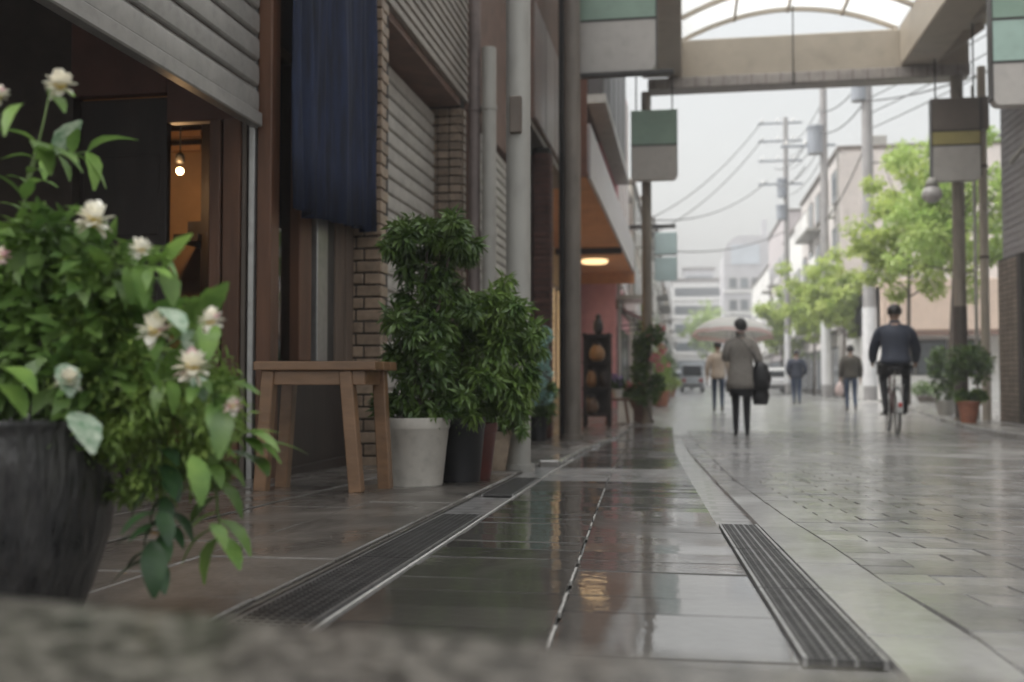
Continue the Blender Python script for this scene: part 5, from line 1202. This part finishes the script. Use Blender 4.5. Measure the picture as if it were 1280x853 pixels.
def person(label, p, H, top, trous, shoe, arms, legs, hem, lean=.0, w=1., flare=1., length=0., rz=0., cname='jacket', headf=0):
    t = thing('person', label, 'person', p, rz, local=True)
    bo = body(t, skeleton(H, arms, legs, lean, headf, w), [skinm, top, trous, shoe]); hair(t, H, lean, headf, length); eyes(t, H, lean, headf)
    coat(t, H, lean, hem, top, w, flare, arms, cname)
    return t
navyj = mat('navy_jacket', (.020, .026, .045), .75, .2, 12, .2, 120); blackt = mat('black_trousers', (.014, .014, .017), .8, .2, 10, .1, 100); shoek = mat('dark_shoe', (.015, .013, .012), .4, .2, 10)
greyc = mat('grey_tweed_coat', (.27, .25, .225), .85, .18, 30, .3, 200); jean = mat('blue_jeans', (.035, .055, .10), .8, .25, 12, .1, 150); creamj = mat('cream_jacket', (.50, .42, .34), .8, .12, 8, .2, 120); olive = mat('olive_jacket', (.055, .048, .036), .8, .25, 10, .2, 120)
# woman with umbrella
wpos = G(927, 545); Hw = 1.60
armsW = {'L': ((-.135, .03, .64), (-.075, .16, .70), (.2, .3, .9)), 'R': ((.150, .0, .63), (.155, .05, .50), (0, .25, -.9))}
wo = person('woman in a grey coat seen from behind, dark bags at her side', wpos, Hw, greyc, blackt, shoek, armsW, STAND, .385, .01, 1.0, 1.12, .03, cname='coat')
MB().loft([(0, .012*Hw, .335*Hw, .098*Hw, .078*Hw), (0, .012*Hw, .45*Hw, .10*Hw, .078*Hw)], 18).build('skirt', blackt, wo, smooth=True)
bk = mat('black_leather', (.016, .015, .017), .45, .25, 14, .15, 80)
def loc(o, v): return Vector(o.location)+Vector(v)
bag = thing('shoulder_bag', 'dark shoulder bag slung across the grey coat', 'bag', loc(wo, (.27, -.03, .78)), local=True)
MB().loft([(0, 0, -.15, .10, .06), (.0, 0, .0, .13, .075), (-.01, 0, .15, .10, .06), (-.02, 0, .22, .05, .04)], 14).build('body', bk, bag, smooth=True)
stp = MB(); q = [(-.03, 0, .2), (-.15, -.12, .36), (-.26, -.165, .50), (-.34, -.10, .605), (-.33, .02, .635), (-.2, .16, .45), (-.03, .1, .2)]
for i in range(6): stp.bar(q[i], q[i+1], .008, .035, up=(0, 1, 0))
stp.build('strap', bk, bag)
bag2 = thing('hand_bag', 'black hand bag hanging low from the hand of the woman in the coat', 'bag', loc(wo, (.26, .06, .42)), local=True)
MB().loft([(0, 0, -.0, .09, .06), (0, 0, .12, .12, .07), (0, 0, .24, .10, .05)], 14).build('body', bk, bag2, smooth=True)
MB().tube([(-.06, 0, .22), (-.02, 0, .33), (.03, 0, .33), (.07, 0, .22)], .008, 6).build('handle', bk, bag2, smooth=True)
# umbrella: held ahead and above
uc = onY(916, 397, wpos.y+.55); ur = 52/(FPX/((uc.y*ca-uc.x*sa)*cp)); 
um = thing('umbrella', 'pale translucent umbrella with a pink edge held above the woman in grey', 'umbrella', uc, local=True)
um.rotation_euler = (R(-6), R(2), R(8))
canv = mat('pale_umbrella_cloth', (.93, .92, .88), .5, .03, 3, trans=.22); edge = mat('pink_umbrella_edge', (.85, .66, .62), .5, .05, 3, trans=.4)
for m_ in (canv, edge):            # clear vinyl: lets the street show through
    t_ = m_.node_tree; o_ = t_.nodes['Material Output']; old = o_.inputs['Surface'].links[0].from_socket
    tr = t_.nodes.new('ShaderNodeBsdfTransparent'); ms = t_.nodes.new('ShaderNodeMixShader'); ms.inputs[0].default_value = .06
    t_.links.new(old, ms.inputs[1]); t_.links.new(tr.outputs[0], ms.inputs[2]); t_.links.new(ms.outputs[0], o_.inputs['Surface'])
n = 8
def upt(k, t, sub=0):
    a = 2*math.pi*(k+sub)/n; bow = 1-.045*math.sin(math.pi*sub)*t*t; rad = ur*math.sin(t*R(78))/math.sin(R(78))*bow
    return Vector((rad*math.cos(a), rad*math.sin(a), -ur*.50*(1-math.cos(t*R(78)))/(1-math.cos(R(78)))+.02*math.sin(math.pi*sub)*t*t))
for k in range(n):
    b = MB(); vs = []; fs = []
    for i in range(8):
        for j in range(5): vs.append(upt(k, .02+.98*i/7, j/4))
    for i in range(7):
        for j in range(4): a = i*5+j; fs.append((a, a+1, a+6, a+5))
    b.add(vs, fs); b.mi = [1 if f_ >= 24 else 0 for f_ in range(len(fs))]
    b.build('canopy_panel', [canv, edge], um, smooth=True)
    MB().tube([upt(k, i/6)-Vector((0, 0, .008)) for i in range(7)], .003, 5).build('rib', M_['alu'], um)
hand_w = Vector(wo.location)+Vector((-.075*Hw+.01, .2*Hw, .735*Hw)); hl = um.matrix_basis.inverted() if False else None
bpy.context.view_layer.update(); hl = um.matrix_world.inverted() @ hand_w
MB().tube([(0, 0, .06), (0, 0, -.2), hl+Vector((0, 0, .0))], .006, 8).build('shaft', M_['alu'], um, smooth=True)
MB().tube([hl+Vector((0, 0, .05)), hl, hl-Vector((0, 0, .08)), hl+Vector((0, .03, -.11)), hl+Vector((0, .06, -.08))], .012, 8).build('handle', M_['timber'], um, smooth=True)
# others
HANG = {'L': ((-.145, -.01, .635), (-.15, .03, .50), (0, .15, -.95)), 'R': ((.145, .01, .635), (.15, .06, .50), (0, .2, -.95))}
c893 = G(899, 515)
person('man in a cream jacket and dark jeans walking ahead of the umbrella', Vector((onY(894, 0, c893.y).x, c893.y, 0)), 1.72, creamj, jean, shoek, HANG, WALK, .46, .0, 1.02)
t = thing('hand_bag', 'dark bag carried beside the cream jacket', 'bag', Vector((onY(894, 0, c893.y).x+.30, c893.y, .60)), local=True)
MB().loft([(0, 0, -.12, .10, .05), (0, 0, .05, .13, .06), (0, 0, .18, .11, .05)], 12).build('body', bk, t, smooth=True); MB().tube([(-.06, 0, .17), (0, 0, .28), (.06, 0, .17)], .008, 6).build('handle', bk, t)
POCK = {'L': ((-.165, -.03, .64), (-.125, .05, .54)), 'R': ((.165, -.03, .64), (.125, .05, .54))}
c996 = G(996, 506)
person('man in a dark navy jacket walking away by the slim pole', Vector((c996.x, c996.y, 0)), 1.73, navyj, jean, shoek, POCK, STAND, .47, .0, 1.14)
c1064 = G(1064, 514); p4 = Vector((c1064.x, c1064.y, 0))
person('person in an olive jacket carrying a pale carrier bag', p4, 1.66, olive, jean, shoek, HANG, WALK, .48, .0, 1.10, length=.02)
t = thing('carrier_bag', 'pale carrier bag hanging from the hand beside the olive jacket', 'bag', p4+Vector((-.27, .05, .38)), local=True)
MB().loft([(0, 0, 0, .09, .05), (0, 0, .12, .12, .06), (.01, 0, .26, .09, .04), (.02, 0, .36, .02, .02)], 12).build('body', mat('pale_pink_plastic', (.62, .50, .47), .4, .1, 10), t, smooth=True)
# cyclist and bicycle
cpos = Vector((G(1122, 544).x, G(1122, 544).y, gz(G(1122, 544).y)))
bi = thing('bicycle', 'city bicycle with rear rack ridden away down the street', 'bicycle', cpos, R(-4.5), local=True)
rub = mat('tyre_rubber', (.018, .018, .018), .7, .2, 20); frm = mat('dark_red_bike_paint', (.10, .03, .03), .35, .1, 5, coat=.5)
WR = .33
def wheel(y):
    w_ = MB(); q = [(0, y+WR*math.cos(R(10*i)), WR+.0+WR*math.sin(R(10*i))*1.0) for i in range(37)]
    o = MB().tube([(0, y+(WR-.018)*math.cos(R(10*i)), WR+(WR-.018)*math.sin(R(10*i))) for i in range(37)], .018, 8, False).build('wheel', rub, bi, smooth=True)
    MB().tube([(0, y+(WR-.04)*math.cos(R(10*i)), WR+(WR-.04)*math.sin(R(10*i))) for i in range(37)], .011, 6, False).build('rim', M_['alu'], o, smooth=True)
    MB().tube([(-.05, y, WR), (.05, y, WR)], .02, 10).build('hub', M_['alu'], o)
    for i in range(20): a = R(18*i); MB().tube([(.015*(-1)**i, y, WR), (0, y+(WR-.045)*math.cos(a), WR+(WR-.045)*math.sin(a))], .0016, 4).build('spoke', M_['alu'], o)
wheel(0); wheel(1.08)
b = MB(); bbk, stt, hd0, hd1 = (0, .45, .29), (0, .30, .78), (0, .86, .62), (0, .82, .88)
for a, c_, r_ in ((bbk, stt, .016), (bbk, hd0, .018), ((0, .36, .52), hd0, .016), (hd0, hd1, .018)): b.tube([a, c_], r_, 8)
for s in (-1, 1): b.tube([(s*.05, 0, WR), (s*.03, .42, .29)], .01, 6); b.tube([(s*.05, 0, WR), (s*.02, .32, .66)], .009, 6); b.tube([hd0, (s*.045, .92, .55), (s*.045, 1.08, WR)], .011, 6)
b.build('frame', frm, bi, smooth=True)
MB().tube([(0, .31, .74), (0, .28, .90)], .012, 8).build('seat_post', M_['alu'], bi)
MB().loft([(0, .22, .90, .085, .10), (0, .24, .93, .11, .13), (0, .25, .955, .09, .12)], 14).build('saddle', bk, bi, smooth=True)
MB().tube([(-.30, .62, 1.0), (-.28, .72, 1.02), (-.1, .84, 1.0), (0, .82, .98), (.1, .84, 1.0), (.28, .72, 1.02), (.30, .62, 1.0)], .012, 8).build('handlebar', M_['alu'], bi, smooth=True)
b = MB(); 
for s in (-1, 1): b.tube([(s*.06, .22, .70), (s*.06, -.28, .70)], .007, 6); b.tube([(s*.06, -.2, .70), (s*.05, 0, WR)], .006, 6)
for y in (.15, 0, -.14, -.28): b.tube([(-.06, y, .70), (.06, y, .70)], .006, 6)
b.build('rear_rack', M_['alu'], bi, smooth=True)
b = MB(); vs = []; fs = []
for i in range(19):
    a = R(20+9*i)
    for x in (-.035, .0, .035): vs.append((x, (WR+.025)*math.cos(a), WR+(WR+.025-abs(x)*.3)*math.sin(a)))
for i in range(18):
    for j in range(2): k = i*3+j; fs.append((k, k+1, k+4, k+3))
b.add(vs, fs).build('mudguard', M_['alu'], bi, smooth=True)
MB().box(-.025, .025, -.372, -.352, .40, .46).build('reflector', mat('red_reflector', (.45, .04, .04), .25), bi, bevel=.005)
for s, yp in ((-1, .36), (1, .60)):
    MB().tube([(s*.07, .45, .29), (s*.08, yp, .28)], .01, 6).build('crank', M_['alu'], bi); MB().box(s*.08, s*.19, yp-.04, yp+.04, .268, .292).build('pedal', rub, bi)
MB().box(-.16, .16, .90, 1.12, .84, 1.05).build('basket', M_['darksteel'], bi, bevel=.01)
Hc = 1.76
cy = thing('person', 'cyclist in a dark navy jacket riding away down the street', 'person', cpos, R(-8), local=True)
# seated: shift the whole skeleton so the pelvis sits on the saddle
z0 = (1.03-.53*Hc)/Hc; y0 = .22/Hc
arC = {'L': ((-.165, .12, .635), (-.168, .245, .535), (0, .9, -.3)), 'R': ((.165, .12, .635), (.168, .245, .535), (0, .9, -.3))}
lgC = {'L': ((-.092, .19, .40), (-.078, .06, .215-z0), (-.085, .13, .178-z0)), 'R': ((.092, .25, .44), (.078, .19, .215-z0), (.085, .26, .178-z0))}
J = skeleton(Hc, arC, lgC, .07, 0, 1.08)
fix = {'heelL': (-.078, .048, .178-z0), 'heelR': (.078, .178, .178-z0)}
J = [(a, (p_[0], p_[1]+.22, p_[2]+z0*Hc) if a not in fix else (fix[a][0]*Hc, fix[a][1]*Hc+.22, (fix[a][2]+z0)*Hc), r_, pr, mi) for a, p_, r_, pr, mi in J]
body(cy, J, [skinm, navyj, blackt, shoek])
for o in (hair(cy, Hc, .07), coat(cy, Hc, .07, .50, navyj, 1.12, 1.05, arC)): o.location = (0, .22, z0*Hc)
eyes_before = set(cy.children); eyes(cy, Hc, .07)
for o in set(cy.children)-eyes_before: o.location = (0, .22, z0*Hc)
# ================================================================== HAZE
hz = bpy.data.materials.new('rain_haze'); hz.use_nodes = True; N = hz.node_tree.nodes; N.remove(N['Principled BSDF'])
pv = N.new('ShaderNodeVolumePrincipled'); pv.inputs['Color'].default_value = (.93, .94, .96, 1); pv.inputs['Density'].default_value = .0035; pv.inputs['Anisotropy'].default_value = .2
hz.node_tree.links.new(pv.outputs[0], N['Material Output'].inputs['Volume'])
USE_HAZE = True
if USE_HAZE:
    o = MB().box(-120, 120, -20, 260, -1.2, 22).build('haze', hz, None); o['kind'] = 'stuff'; o['label'] = 'pale rainy haze filling the street air'
bpy.context.view_layer.update()
